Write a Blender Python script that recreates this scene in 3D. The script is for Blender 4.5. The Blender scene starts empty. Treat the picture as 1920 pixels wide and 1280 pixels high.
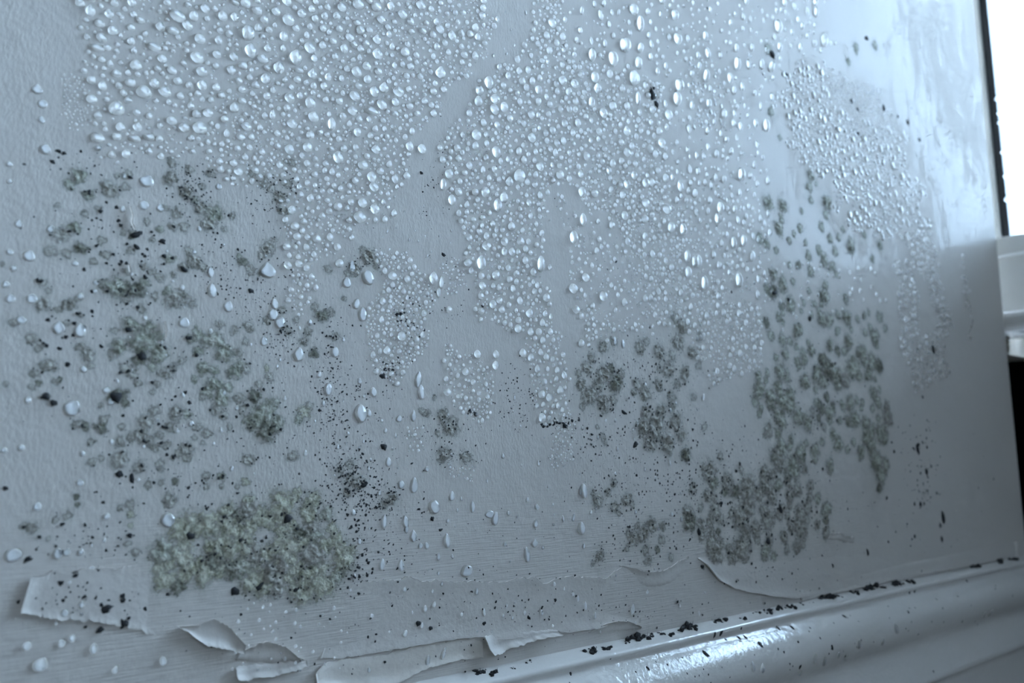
import bpy, bmesh, math, random
import numpy as np
from mathutils import Matrix, Vector, noise as mnoise

rng = random.Random(11)
nrg = np.random.default_rng(11)
scene = bpy.context.scene
col = scene.collection

# ------------------------------------------------------------------ camera
F = 1387.0                                   # focal length in pixels of the 1920 x 1280 frame
_h = np.array([1880.0, 208.0, F]); _v = np.array([23.0, -9369.0, F])
_X = _h / np.linalg.norm(_h)
_Z = _v - _X * (_v @ _X); _Z /= np.linalg.norm(_Z)
_Y = np.cross(_Z, _X)
RM = np.stack([_X, _Y, _Z], 1)               # world -> camera (x right, y down, z forward)
CAM = np.array([0.0, -0.28, 0.0])
cam_data = bpy.data.cameras.new('camera')
cam_data.sensor_width = 36.0
cam_data.lens = F / 1920.0 * 36.0
cam_data.clip_start = 0.01
cam_data.clip_end = 60
cam_data.dof.use_dof = True
cam_data.dof.focus_distance = 0.335
cam_data.dof.aperture_fstop = 9.0
cam = bpy.data.objects.new('camera', cam_data)
r_, u_, b_ = RM.T @ np.array([1, 0, 0]), RM.T @ np.array([0, -1, 0]), RM.T @ np.array([0, 0, -1])
m4 = Matrix.Identity(4)
for i in range(3):
    m4[i][0], m4[i][1], m4[i][2], m4[i][3] = r_[i], u_[i], b_[i], CAM[i]
cam.matrix_world = m4
col.objects.link(cam)
scene.camera = cam

# ------------------------------------------------------------------ sky and exposure
world = bpy.data.worlds.new('overcast_sky'); scene.world = world
world.use_nodes = True
bg = world.node_tree.nodes['Background']
bg.inputs['Color'].default_value = (0.54, 0.74, 1.0, 1)
bg.inputs['Strength'].default_value = 1.0
scene.view_settings.view_transform = 'Standard'
scene.view_settings.look = 'None'
scene.view_settings.gamma = 1.0
scene.view_settings.use_curve_mapping = False
scene.view_settings.exposure = 4.36
scene.cycles.max_bounces = 6
scene.cycles.diffuse_bounces = 3
scene.cycles.glossy_bounces = 2
scene.cycles.transmission_bounces = 3
scene.cycles.transparent_max_bounces = 10
scene.cycles.use_adaptive_sampling = True
scene.cycles.adaptive_threshold = 0.05
scene.cycles.adaptive_min_samples = 12

WIN_X = 0.83
WIN_Y0, WIN_Y1, WIN_Z0, WIN_Z1 = -0.003, -1.10, 0.2125, 1.55    # glass of the window
B_X0, B_X1, B_Z0, B_Z1 = -0.30, 0.18, 0.95, 1.43                  # unseen opening added behind the viewer for fill light
ROOM_X0, ROOM_Y0, FLOOR, CEIL = -2.3, -2.9, -0.25, 2.1
def portal(name, loc, direction, sx, sy):
    d = bpy.data.lights.new(name, 'AREA'); d.shape = 'RECTANGLE'; d.size, d.size_y = sx, sy
    d.cycles.is_portal = True
    o = bpy.data.objects.new(name, d); col.objects.link(o)
    o.location = loc
    o.rotation_euler = Vector(direction).to_track_quat('-Z', 'Y').to_euler()
portal('window_portal', (WIN_X + 0.03, (WIN_Y0 + WIN_Y1) / 2, (WIN_Z0 + WIN_Z1) / 2), (-1, 0, 0), abs(WIN_Y1 - WIN_Y0), WIN_Z1 - WIN_Z0)

portal('rear_fill_portal', ((B_X0 + B_X1) / 2, ROOM_Y0 - 0.12, (B_Z0 + B_Z1) / 2), (0, 1, 0), B_X1 - B_X0, B_Z1 - B_Z0)  # sky light through the added rear opening

# ------------------------------------------------------------------ helpers: places on the wall
def W(px, py, y=0.0):
    """the point of the wall plane that shows at a place of the photograph"""
    r = RM.T @ np.array([px - 960.0, py - 640.0, F]); t = (y - CAM[1]) / r[1]
    return CAM + r * t
def P(pt):
    q = RM @ (np.asarray(pt) - CAM); return 960 + F * q[0] / q[2], 640 + F * q[1] / q[2], q[2]
def Wn(a):
    a = np.asarray(a, float)
    r = np.stack([a[:, 0] - 960, a[:, 1] - 640, np.full(len(a), F)], 1) @ RM
    t = (0 - CAM[1]) / r[:, 1]
    return CAM + r * t[:, None]
def mpp(px, py):
    """metres of wall height per photograph pixel there"""
    a, b = W(px, py - 2), W(px, py + 2); return abs(a[2] - b[2]) / 4.0
def squash(px, py):
    """how much a circle on the wall is narrowed in the photograph"""
    a, b = W(px - 2, py), W(px + 2, py); return mpp(px, py) / (abs(a[0] - b[0]) / 4.0)
def tag(o, label=None, cat=None, group=None, kind=None):
    if label: o['label'] = label
    if cat: o['category'] = cat
    if group: o['group'] = group
    if kind: o['kind'] = kind
    return o
def link(name, me, parent=None):
    o = bpy.data.objects.new(name, me); col.objects.link(o)
    if parent is not None: o.parent = parent
    return o
def mesh(name, verts, faces, mats, smooth=True, midx=None):
    me = bpy.data.meshes.new(name)
    me.from_pydata([tuple(map(float, v)) for v in verts], [], [tuple(map(int, f)) for f in faces])
    for m in (mats if isinstance(mats, (list, tuple)) else [mats]): me.materials.append(m)
    if midx is not None: me.polygons.foreach_set('material_index', np.asarray(midx, np.int32))
    me.polygons.foreach_set('use_smooth', [smooth] * len(me.polygons))
    me.update()
    return me
def box_mesh(name, boxes, mat, bevel=0.0):
    bm = bmesh.new()
    for (x0, x1, y0, y1, z0, z1) in boxes:
        r = bmesh.ops.create_cube(bm, size=1.0)
        bmesh.ops.scale(bm, vec=(x1 - x0, y1 - y0, z1 - z0), verts=r['verts'])
        bmesh.ops.translate(bm, vec=((x0 + x1) / 2, (y0 + y1) / 2, (z0 + z1) / 2), verts=r['verts'])
    if bevel:
        bmesh.ops.bevel(bm, geom=list(bm.edges), offset=bevel, segments=3, affect='EDGES', profile=0.5)
    me = bpy.data.meshes.new(name); bm.to_mesh(me); bm.free()
    me.materials.append(mat)
    return me
def inside(poly, pts):
    pts = np.asarray(pts, float); poly = np.asarray(poly, float)
    x, y = pts[:, 0], pts[:, 1]; r = np.zeros(len(pts), bool); j = len(poly) - 1
    for i in range(len(poly)):
        xi, yi, xj, yj = *poly[i], *poly[j]
        c = ((yi > y) != (yj > y)) & (x < (xj - xi) * (y - yi) / (yj - yi + 1e-9) + xi)
        r ^= c; j = i
    return r

ORD = ['', 'second ', 'third ', 'fourth ', 'fifth ', 'sixth ', 'seventh ', 'eighth ', 'ninth ', 'tenth ', 'eleventh ', 'twelfth ', 'thirteenth ', 'fourteenth ', 'fifteenth ', 'sixteenth ', 'seventeenth ', 'eighteenth ', 'nineteenth ', 'twentieth ']
ORD += ['twenty-' + w for w in ('first ', 'second ', 'third ', 'fourth ', 'fifth ', 'sixth ', 'seventh ', 'eighth ', 'ninth ')] + ['thirtieth '] + ['thirty-' + w for w in ('first ', 'second ', 'third ', 'fourth ', 'fifth ', 'sixth ', 'seventh ', 'eighth ', 'ninth ')]
def third(v, lo, hi, words):
    return words[min(2, max(0, int(3 * (v - lo) / max(1e-6, hi - lo))))]
def part_of(x, y, box):
    a, b = third(y, box[1], box[3], ('upper', 'centre', 'lower')), third(x, box[0], box[2], ('left', 'middle', 'right'))
    return 'centre' if (a, b) == ('centre', 'middle') else a + ' ' + b

# ------------------------------------------------------------------ materials
class NT:
    def __init__(s, name):
        s.m = bpy.data.materials.new(name); s.m.use_nodes = True
        s.t = s.m.node_tree; s.t.nodes.clear()
        s.out = s.t.nodes.new('ShaderNodeOutputMaterial')
    def n(s, kind, **kw):
        o = s.t.nodes.new('ShaderNode' + kind)
        for k, v in kw.items():
            if k in o.bl_rna.properties: setattr(o, k, v)
            else:
                k2 = k.replace('_', ' ')
                if isinstance(v, bpy.types.NodeSocket): s.t.links.new(v, o.inputs[k2])
                else: o.inputs[k2].default_value = v
        return o
    def l(s, a, b): s.t.links.new(a, b)
    def pos(s, scale=(1, 1, 1)):
        g = s.n('NewGeometry'); m = s.n('Mapping'); m.inputs['Scale'].default_value = scale
        s.l(g.outputs['Position'], m.inputs['Vector']); return m.outputs[0]
    def noise(s, vec, scale, detail=3, rough=0.55, dist=0.0):
        o = s.n('TexNoise'); s.l(vec, o.inputs['Vector'])
        o.inputs['Scale'].default_value = scale; o.inputs['Detail'].default_value = detail
        o.inputs['Roughness'].default_value = rough; o.inputs['Distortion'].default_value = dist
        return o.outputs['Fac']
    def ramp(s, fac, stops):
        o = s.n('ValToRGB'); cr = o.color_ramp
        while len(cr.elements) > 1: cr.elements.remove(cr.elements[-1])
        cr.elements[0].position = stops[0][0]; cr.elements[0].color = (*stops[0][1], 1)
        for p, c in stops[1:]:
            e = cr.elements.new(p); e.color = (*c, 1)
        s.l(fac, o.inputs[0]); return o.outputs[0]
    def math(s, op, a, b=None, clamp=False):
        o = s.n('Math', operation=op); o.use_clamp = clamp
        for i, v in enumerate((a, b)):
            if v is None: continue
            if isinstance(v, bpy.types.NodeSocket): s.l(v, o.inputs[i])
            else: o.inputs[i].default_value = v
        return o.outputs[0]
    def step(s, v, a, b, lo=0.0, hi=1.0):
        o = s.n('MapRange'); o.interpolation_type = 'SMOOTHSTEP'; s.l(v, o.inputs[0])
        for i, k in enumerate((a, b, lo, hi)): o.inputs[i + 1].default_value = k
        return o.outputs[0]
    def mix(s, f, a, b):
        o = s.n('Mix', data_type='RGBA')
        for k, v in ((0, f), (6, a), (7, b)):
            if isinstance(v, bpy.types.NodeSocket): s.l(v, o.inputs[k])
            elif k == 0: o.inputs[0].default_value = v
            else: o.inputs[k].default_value = (*v, 1)
        return o.outputs[2]
    def mixf(s, f, a, b):
        o = s.n('Mix', data_type='FLOAT')
        for k, v in ((0, f), (2, a), (3, b)):
            if isinstance(v, bpy.types.NodeSocket): s.l(v, o.inputs[k])
            else: o.inputs[k].default_value = v
        return o.outputs[0]
    def bump(s, h, dist, strength=1.0, normal=None):
        o = s.n('Bump'); s.l(h, o.inputs['Height']); o.inputs['Distance'].default_value = dist
        o.inputs['Strength'].default_value = strength
        if normal is not None: s.l(normal, o.inputs['Normal'])
        return o.outputs[0]
    def bsdf(s, color, rough, normal=None, **kw):
        o = s.n('BsdfPrincipled')
        for k, v in dict(Base_Color=color, Roughness=rough, **kw).items():
            k = k.replace('_', ' ')
            if isinstance(v, bpy.types.NodeSocket): s.l(v, o.inputs[k])
            elif k == 'Base Color': o.inputs[k].default_value = (*v, 1)
            else: o.inputs[k].default_value = v
        if normal is not None: s.l(normal, o.inputs['Normal'])
        return o.outputs[0]
    def done(s, shader):
        s.l(shader, s.out.inputs['Surface']); return s.m

PAINT = (0.56, 0.525, 0.485)
def make_wall_paint():
    t = NT('damp_wall_paint')
    p = t.pos()
    film = t.n('Attribute', attribute_name='film').outputs['Fac']
    fog = t.n('Attribute', attribute_name='fog').outputs['Fac']
    stain = t.n('Attribute', attribute_name='stain').outputs['Fac']
    brush = t.n('Attribute', attribute_name='brush').outputs['Fac']
    ragged = t.noise(p, 260, 5, 0.6)
    ragged_big = t.noise(t.pos((1, 1, 0.4)), 60, 5, 0.65)
    rg = t.math('ADD', t.math('MULTIPLY', ragged, 0.5), t.math('MULTIPLY', ragged_big, 0.6))
    fogm = t.step(t.math('ADD', fog, t.math('MULTIPLY', t.math('SUBTRACT', rg, 0.55), 6.5)), 0.40, 0.60)
    filmm = t.step(t.math('ADD', film, t.math('MULTIPLY', t.math('SUBTRACT', rg, 0.55), 0.5)), 0.2, 0.8)
    tone = t.noise(p, 9, 3)
    base = t.mix(tone, tuple(c * 0.94 for c in PAINT), tuple(c * 1.05 for c in PAINT))
    dirt = t.math('MULTIPLY', stain, t.step(t.noise(p, 420, 4, 0.65), 0.30, 0.62))
    base = t.mix(t.math('MULTIPLY', dirt, 0.55, True), base, (0.30, 0.315, 0.28))
    rough = t.mixf(fogm, t.mixf(filmm, 0.30, 0.16), 0.42)
    rough = t.math('ADD', rough, t.math('MULTIPLY', dirt, 0.3), True)
    roller = t.noise(t.pos((1, 1, 0.45)), 900, 3, 0.6)
    peel = t.noise(p, 130, 2, 0.5)
    strokes = t.noise(t.pos((0.05, 1, 1)), 1500, 2, 0.5)
    h = t.math('ADD', t.math('MULTIPLY', roller, t.mixf(brush, 0.55, 0.2)), t.math('MULTIPLY', peel, 0.9))
    h = t.math('ADD', h, t.math('MULTIPLY', strokes, t.math('MULTIPLY', brush, 0.55)))
    h = t.math('MULTIPLY', h, t.mixf(filmm, 1.0, 0.35))
    nb = t.bump(h, 0.00050, 0.8)
    glossy = t.bsdf(base, rough, nb, IOR=1.5)
    matt = t.n('BsdfDiffuse', Color=base); t.l(nb, matt.inputs['Normal'])
    mx = t.n('MixShader'); t.l(t.mixf(fogm, t.mixf(filmm, 0.07, 0.15), 0.05), mx.inputs[0]); t.l(matt.outputs[0], mx.inputs[1]); t.l(glossy, mx.inputs[2])
    return t.done(mx.outputs[0])
def make_plain(name, color, rough, bump_scale=0, bump_dist=0.0, var=0.06, **kw):
    t = NT(name); p = t.pos()
    nz = t.noise(p, max(20, bump_scale * 0.1), 3)
    base = t.mix(nz, tuple(c * (1 - var) for c in color), tuple(min(1, c * (1 + var)) for c in color))
    nb = t.bump(t.noise(p, bump_scale, 3), bump_dist) if bump_scale else None
    return t.done(t.bsdf(base, rough, nb, **kw))
def make_water():
    # a drop on a wall is a small lens: the light it gathers lands on the side away from the light, so the body is lit as by the mirrored normal
    t = NT('water')
    g = t.n('NewGeometry')
    a = t.n('VectorTransform', vector_type='NORMAL', convert_from='WORLD', convert_to='OBJECT'); t.l(g.outputs['Normal'], a.inputs[0])
    f = t.n('VectorMath', operation='MULTIPLY'); t.l(a.outputs[0], f.inputs[0]); f.inputs[1].default_value = (1, -1, 1)
    b = t.n('VectorTransform', vector_type='NORMAL', convert_from='OBJECT', convert_to='WORLD'); t.l(f.outputs[0], b.inputs[0])
    nn = t.n('VectorMath', operation='NORMALIZE'); t.l(b.outputs[0], nn.inputs[0])
    clear = t.n('BsdfTransparent', Color=(0.97, 0.985, 1, 1)); lens = t.n('BsdfTranslucent', Color=(2.9, 2.87, 2.83, 1)); t.l(nn.outputs[0], lens.inputs['Normal'])  # translucent colours above one stand in for the light a drop focuses
    gl = t.n('BsdfGlossy', Roughness=0.04)
    glow = t.n('BsdfTranslucent', Color=(1.9, 1.9, 1.9, 1)); inner = t.n('MixShader', Fac=0.2); t.l(lens.outputs[0], inner.inputs[1]); t.l(glow.outputs[0], inner.inputs[2])
    body = t.n('MixShader', Fac=0.48); t.l(clear.outputs[0], body.inputs[1]); t.l(inner.outputs[0], body.inputs[2])
    fr = t.n('Fresnel', IOR=1.6); mx = t.n('MixShader')
    t.l(fr.outputs[0], mx.inputs[0]); t.l(body.outputs[0], mx.inputs[1]); t.l(gl.outputs[0], mx.inputs[2])
    return t.done(mx.outputs[0])
def make_mould(name, dark, mid, pale, fuzz=0.55):
    t = NT(name); p = t.pos()
    rho = t.n('Attribute', attribute_name='rho').outputs['Fac']
    a = t.noise(p, 520, 5, 0.65, 0.4); b = t.noise(p, 130, 3)
    c = t.ramp(t.math('ADD', t.math('MULTIPLY', a, 0.65), t.math('MULTIPLY', b, 0.35)), [(0.34, dark), (0.47, mid), (0.62, pale)])
    edge = t.math('ADD', rho, t.math('MULTIPLY', t.math('SUBTRACT', t.noise(p, 600, 5, 0.75), 0.5), 1.9))
    alpha = t.step(edge, 0.32, 0.92, 0.95, 0.0)
    hole = t.step(t.noise(p, 330, 4, 0.7), 0.36, 0.44, fuzz, 1.0)
    alpha = t.math('MULTIPLY', alpha, hole)
    nb = t.bump(t.math('ADD', a, t.noise(p, 1500, 2)), 0.0004, 0.8)
    return t.done(t.bsdf(c, 0.8, nb, Alpha=alpha, Specular_IOR_Level=0.25))
def make_glass():
    t = NT('wet_window_glass'); p = t.pos()
    tr = t.n('BsdfTransparent', Color=(0.96, 0.99, 1, 1))
    gl = t.n('BsdfGlossy', Roughness=0.03)
    mx = t.n('MixShader'); fr = t.n('Fresnel', IOR=1.45)
    t.l(fr.outputs[0], mx.inputs[0]); t.l(tr.outputs[0], mx.inputs[1]); t.l(gl.outputs[0], mx.inputs[2])
    return t.done(mx.outputs[0])

M_WALL = make_wall_paint()
M_GLOSS = make_plain('white_gloss_paint', (0.70, 0.67, 0.63), 0.10, 260, 0.00025, 0.03)
M_FLAKE = make_plain('old_paint_coat', (0.56, 0.525, 0.485), 0.40, 500, 0.0002, 0.05, Specular_IOR_Level=0.1)
M_UNDER = make_plain('old_undercoat', (0.60, 0.555, 0.50), 0.45, 420, 0.0002, 0.06)
M_EDGE = make_plain('torn_paint_edge', (0.86, 0.80, 0.74), 0.6, 900, 0.0002, 0.06)
M_ROOM = make_plain('room_wall_paint', (0.80, 0.74, 0.66), 0.6)
M_BROWN = make_plain('bounce_cut_wall_brown', (0.26, 0.23, 0.20), 0.7)  # dark colour made up for the unseen left wall, cuts its bounced light
M_CEIL = make_plain('ceiling_paint', (0.85, 0.82, 0.78), 0.8)
M_FLOOR = make_plain('grey_carpet', (0.26, 0.23, 0.20), 0.95, 300, 0.002)
M_FRAME = make_plain('white_window_frame', (0.93, 0.90, 0.84), 0.35)
M_RUBBER = make_plain('black_window_gasket', (0.012, 0.013, 0.018), 0.35)
M_DARK = make_plain('recess_shade_black', (0.0015, 0.0015, 0.002), 0.9, Specular_IOR_Level=0.0)  # shade under the sill put into the colour as near-black
M_WATER = make_water()
M_GREY = make_mould('grey_mould', (0.13, 0.126, 0.105), (0.38, 0.36, 0.315), (0.51, 0.49, 0.44))
M_GREEN = make_mould('grey_green_mould', (0.12, 0.128, 0.093), (0.36, 0.365, 0.30), (0.53, 0.52, 0.455), 0.7)
M_OLIVE = make_mould('olive_mould', (0.20, 0.20, 0.13), (0.45, 0.44, 0.345), (0.57, 0.555, 0.465), 0.45)
M_MURK = make_mould('dark_green_mould', (0.05, 0.052, 0.04), (0.18, 0.18, 0.142), (0.36, 0.35, 0.30), 0.8)
M_BLACK = make_plain('black_mould', (0.012, 0.013, 0.015), 0.75, 2500, 0.0002, 0.3)
M_GLASS = make_glass()

# ------------------------------------------------------------------ where the mould grows (photograph places: x, y, width)
PATCHES = []      # (label, [(x, y, diameter, material key)])
def fill(poly, n, d0, d1, key, seed, power=1.6):
    r = random.Random(seed); poly = np.array(poly, float)
    lo, hi = poly.min(0), poly.max(0); out = []; tries = 0
    while len(out) < n and tries < n * 60:
        tries += 1
        x, y = r.uniform(lo[0], hi[0]), r.uniform(lo[1], hi[1])
        if not inside(poly, [(x, y)])[0]: continue
        d = d0 + (d1 - d0) * r.random() ** power
        if any((x - a) ** 2 + (y - b) ** 2 < (0.42 * (d + c)) ** 2 * 0.30 for a, b, c, k in out): continue
        out.append((x, y, d, key if r.random() < 0.8 else r.choice('gne')))
    return out
# keys: e grey, g grey-green, o olive, n dark
A1 = [(150,330,32,'g'),(205,355,36,'e'),(168,366,26,'g'),(130,345,24,'g'),(235,350,20,'e'),(115,440,40,'e'),(140,425,28,'g'),(150,465,30,'n'),(125,475,24,'e'),
      (200,478,24,'e'),(176,490,18,'e'),(190,450,20,'e'),(95,470,26,'e'),(160,400,18,'e'),(220,330,16,'e'),(250,440,22,'n'),(230,435,16,'e'),(108,385,14,'e'),(185,390,16,'e'),
      (245,470,18,'e'),(285,450,16,'e'),(300,430,20,'g'),(275,415,18,'e')]
A2 = [(320,335,30,'e'),(348,360,32,'e'),(322,305,22,'e'),(355,318,22,'e'),(330,400,28,'e'),(402,400,40,'g'),(375,390,30,'e'),(345,425,26,'e'),(390,420,30,'e'),(325,425,22,'e'),(310,390,16,'e'),
      (240,325,20,'e'),(395,325,20,'e'),(380,350,16,'e'),(420,430,18,'e'),(435,405,16,'e'),(365,375,20,'g')]
A3 = [(495,340,26,'e'),(525,370,34,'e'),(540,345,22,'e'),(510,355,22,'e'),(472,325,16,'e'),(545,305,20,'e'),(530,395,24,'e'),(503,465,32,'e'),(490,480,20,'e'),(455,490,22,'n'),(470,505,22,'e'),(488,512,16,'e'),(448,480,14,'g'),(515,450,16,'e')]
A4 = [(220,540,48,'g'),(255,545,38,'n'),(270,530,26,'g'),(195,535,26,'e'),(330,560,40,'e'),(315,545,26,'g'),(345,555,24,'e'),(365,490,32,'e'),(345,500,22,'e'),(380,500,20,'e'),(318,485,26,'g'),(300,520,24,'e'),(285,510,20,'e'),(360,570,18,'e'),
      (265,580,20,'e'),(235,560,22,'e'),(270,500,18,'e'),(355,470,20,'e'),(240,510,16,'e'),(325,515,18,'e'),(290,555,20,'e')]
A5 = [(80,530,24,'e'),(80,570,28,'e'),(130,572,28,'e'),(25,605,24,'e'),(90,545,16,'e'),(110,580,18,'e'),(145,560,16,'e'),(60,635,26,'e'),(72,652,18,'e'),(5,495,12,'e'),(150,590,14,'e'),
      (90,685,32,'e'),(65,700,24,'e'),(105,715,18,'e'),(72,718,16,'n'),(165,665,28,'e'),(150,650,20,'e'),(170,685,18,'e'),(60,725,18,'e'),(88,745,16,'n'),(112,712,12,'n'),(10,720,14,'e'),(125,605,14,'e')]
B1 = [(270,640,60,'g'),(248,608,34,'g'),(222,648,36,'g'),(300,662,46,'g'),(240,600,18,'n'),(280,615,30,'g'),(212,665,26,'e'),(262,672,34,'n'),(310,702,28,'e'),(325,690,22,'e'),(235,690,24,'e'),(250,700,26,'e'),(258,718,18,'e'),
      (285,690,24,'g'),(340,676,22,'e'),(295,630,24,'g'),(215,620,18,'e'),(225,742,34,'n'),(235,755,22,'n'),(210,745,20,'g'),(295,720,16,'e')]
B2 = [(400,640,44,'g'),(372,628,30,'g'),(358,635,22,'n'),(422,662,46,'g'),(442,692,40,'g'),(382,690,30,'g'),(402,720,40,'g'),(370,660,26,'g'),(465,612,24,'e'),(412,608,22,'e'),(440,620,22,'e'),(415,745,38,'g'),(388,735,26,'g'),
      (460,690,26,'e'),(405,770,26,'e'),(428,725,24,'g'),(365,710,18,'g'),(460,640,20,'e'),(445,660,24,'e'),(430,800,18,'e'),(420,780,20,'e'),(380,745,18,'e'),(402,695,26,'g')]
B3 = [(492,778,66,'g'),(478,742,34,'n'),(510,760,36,'g'),(500,810,44,'n'),(470,790,34,'g'),(520,795,36,'g'),(450,745,26,'e'),(455,765,24,'e'),(572,772,36,'o'),(560,785,26,'g'),(580,760,22,'e'),(505,706,24,'e'),(500,690,16,'o'),(485,720,18,'e'),(545,855,20,'e')]
B4 = [(275,790,34,'e'),(290,770,26,'e'),(265,815,32,'e'),(330,772,28,'e'),(350,776,24,'g'),(318,800,26,'e'),(330,785,20,'e'),(190,800,32,'n'),(170,828,18,'e'),(160,800,22,'n'),(195,785,24,'e'),(150,795,18,'e'),(228,800,20,'e'),(225,828,26,'e'),
      (245,820,24,'e'),(388,812,24,'e'),(370,800,22,'e'),(380,830,14,'e'),(350,840,30,'e'),(335,850,22,'e'),(365,820,16,'e'),(140,795,18,'e'),(190,760,14,'e'),(285,735,16,'e'),(280,825,24,'e'),(300,815,20,'e'),(310,835,22,'e'),(290,840,20,'e')]
B5 = [(225,862,36,'e'),(260,876,30,'e'),(172,866,22,'e'),(190,860,16,'e'),(300,868,18,'e'),(302,880,14,'e'),(350,858,24,'e'),(325,858,14,'e'),(385,893,22,'e'),(415,893,22,'g'),(465,862,28,'e'),(550,856,24,'e'),(460,902,24,'o'),(445,912,14,'e'),
      (278,910,18,'e'),(303,904,16,'e'),(328,902,16,'n'),(245,945,24,'e'),(225,952,18,'e'),(245,965,20,'o'),(318,938,30,'e'),(145,930,16,'n'),(145,945,14,'n'),(127,965,22,'e'),(104,975,16,'e'),(60,990,28,'e'),(45,985,18,'e'),(245,985,14,'o'),(240,1018,18,'e'),(255,1035,22,'e'),(387,912,16,'e'),(415,912,14,'e'),(90,1010,14,'e')]
C1 = fill([(285,1035),(330,990),(360,960),(400,955),(440,945),(500,928),(560,920),(615,950),(632,1000),(660,1055),(640,1085),(600,1105),(500,1120),(440,1085),(400,1075),(330,1105),(300,1080),(285,1060)], 60, 34, 78, 'o', 5)
D1 = [(690,480,34,'e'),(705,492,26,'e'),(665,505,30,'e'),(680,470,20,'e'),(652,512,20,'e')]
D2 = [(605,592,34,'n'),(590,575,22,'e'),(618,585,24,'e'),(540,620,20,'e'),(578,622,20,'e'),(588,662,26,'n'),(570,640,24,'e'),(630,630,20,'e'),(530,580,20,'e'),(470,618,16,'e'),(500,600,18,'e'),(555,600,18,'e'),(645,560,14,'e'),(615,505,20,'e')]
D3 = [(830,778,30,'e'),(845,803,36,'e'),(850,790,26,'e'),(820,812,16,'e'),(835,848,34,'e'),(828,862,20,'e'),(875,856,28,'e'),(800,775,20,'e'),(815,745,14,'e'),(790,770,16,'e')]
D4 = [(672,905,32,'e'),(655,895,24,'e'),(735,935,30,'e'),(720,945,20,'e'),(660,1030,24,'o'),(655,870,22,'e'),(650,925,20,'e'),(640,880,16,'e')]
E1 = [(1130,702,44,'e'),(1105,742,44,'e'),(1155,716,46,'n'),(1100,690,32,'e'),(1130,755,38,'e'),(1090,720,28,'e'),(1120,725,28,'e'),(1145,690,26,'n'),(1165,700,24,'e'),(1110,670,26,'e'),(1085,700,20,'e'),(1135,770,20,'e'),(1150,750,24,'e'),(1130,650,34,'e'),(1150,640,22,'e'),(1092,762,20,'e')]
E2 = [(1200,652,30,'e'),(1235,660,36,'e'),(1252,692,40,'e'),(1272,640,38,'e'),(1212,640,22,'e'),(1285,700,32,'e'),(1260,665,26,'e'),(1280,612,34,'e'),(1312,632,22,'e'),(1298,660,28,'e'),(1270,720,22,'e'),(1235,690,18,'e'),(1310,685,22,'e'),(1265,595,26,'e')]
E3 = [(1228,800,56,'e'),(1250,832,46,'e'),(1268,790,40,'e'),(1206,800,36,'e'),(1240,772,38,'e'),(1218,830,36,'e'),(1210,770,28,'e'),(1262,760,24,'e'),(1285,852,36,'n'),(1278,815,30,'e'),(1210,735,38,'e'),(1235,722,28,'e'),(1195,720,24,'e'),(1260,745,26,'e'),(1188,735,20,'e'),(1350,855,22,'e'),(1300,745,20,'e'),(1320,800,18,'e'),(1130,820,20,'e'),(1120,800,14,'e'),(1135,830,14,'e')]
E4 = [(1140,922,20,'e'),(1176,934,30,'e'),(1152,950,28,'e'),(1120,938,30,'e'),(1150,905,22,'e'),(1185,945,18,'e'),(1112,925,18,'e'),(1160,962,16,'e'),(1125,1040,30,'e'),(1112,1055,16,'e')]
E5 = [(1205,1000,40,'e'),(1222,984,38,'e'),(1188,1008,32,'e'),(1242,986,24,'e'),(1215,1050,24,'e'),(1210,1030,22,'e'),(1240,1012,22,'e'),(1232,1030,18,'n'),(1178,1000,20,'e'),(1258,1045,20,'e'),(1175,1028,18,'e'),(1195,985,22,'e')]
F1 = [(1440,380,36,'g'),(1467,385,32,'g'),(1520,330,28,'g'),(1517,350,26,'g'),(1530,345,14,'g'),(1425,447,26,'g'),(1437,457,24,'g'),(1460,428,34,'g'),(1500,428,22,'g'),(1488,438,18,'g'),(1550,380,34,'g'),(1548,402,24,'g'),(1465,410,22,'g'),
      (1520,375,20,'g'),(1503,395,14,'g'),(1580,430,16,'g'),(1595,462,32,'g'),(1556,448,24,'g'),(1572,445,20,'g'),(1516,480,26,'g'),(1535,470,26,'g'),(1545,488,32,'g'),(1566,472,22,'g'),(1560,500,26,'g'),(1450,515,28,'g'),(1497,498,22,'n'),
      (1480,497,16,'g'),(1520,510,28,'g'),(1547,535,26,'g'),(1568,514,16,'g'),(1517,545,16,'g'),(1455,470,18,'g'),(1650,460,22,'g'),(1635,485,18,'g'),(1445,210,22,'g'),(1462,258,16,'g'),(1605,90,22,'g'),(1640,85,20,'g'),(1590,115,18,'g'),(1440,90,22,'g'),(1620,440,18,'g'),(1540,425,26,'g'),(1480,450,18,'g'),(1510,455,16,'g')]
F2 = [(1450,545,30,'n'),(1437,605,26,'n'),(1460,595,26,'g'),(1495,620,38,'g'),(1480,640,22,'g'),(1445,630,26,'g'),(1555,600,34,'g'),(1570,590,20,'g'),(1540,570,18,'g'),(1505,660,26,'g'),(1455,670,20,'g'),(1660,615,20,'g'),(1600,690,54,'g'),(1615,660,40,'g'),(1590,640,34,'g'),
      (1635,680,40,'g'),(1640,630,36,'g'),(1550,690,46,'n'),(1530,700,34,'g'),(1570,705,30,'n'),(1525,570,16,'g')] + \
     fill([(1430,520),(1480,520),(1560,550),(1640,570),(1672,640),(1662,760),(1672,830),(1600,800),(1560,760),(1480,760),(1420,740),(1435,640)], 74, 16, 40, 'g', 21)
F3 = [(1480,760,46,'g'),(1495,780,40,'g'),(1465,790,36,'g'),(1640,860,54,'g'),(1632,835,40,'g'),(1650,890,46,'g'),(1648,915,28,'n'),(1660,870,30,'g'),(1540,765,26,'n'),(1562,762,24,'n'),(1550,745,24,'n')] + \
     fill([(1410,700),(1500,740),(1560,770),(1620,740),(1672,760),(1670,830),(1600,860),(1580,900),(1500,860),(1450,860),(1415,760)], 50, 18, 46, 'g', 22)
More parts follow.
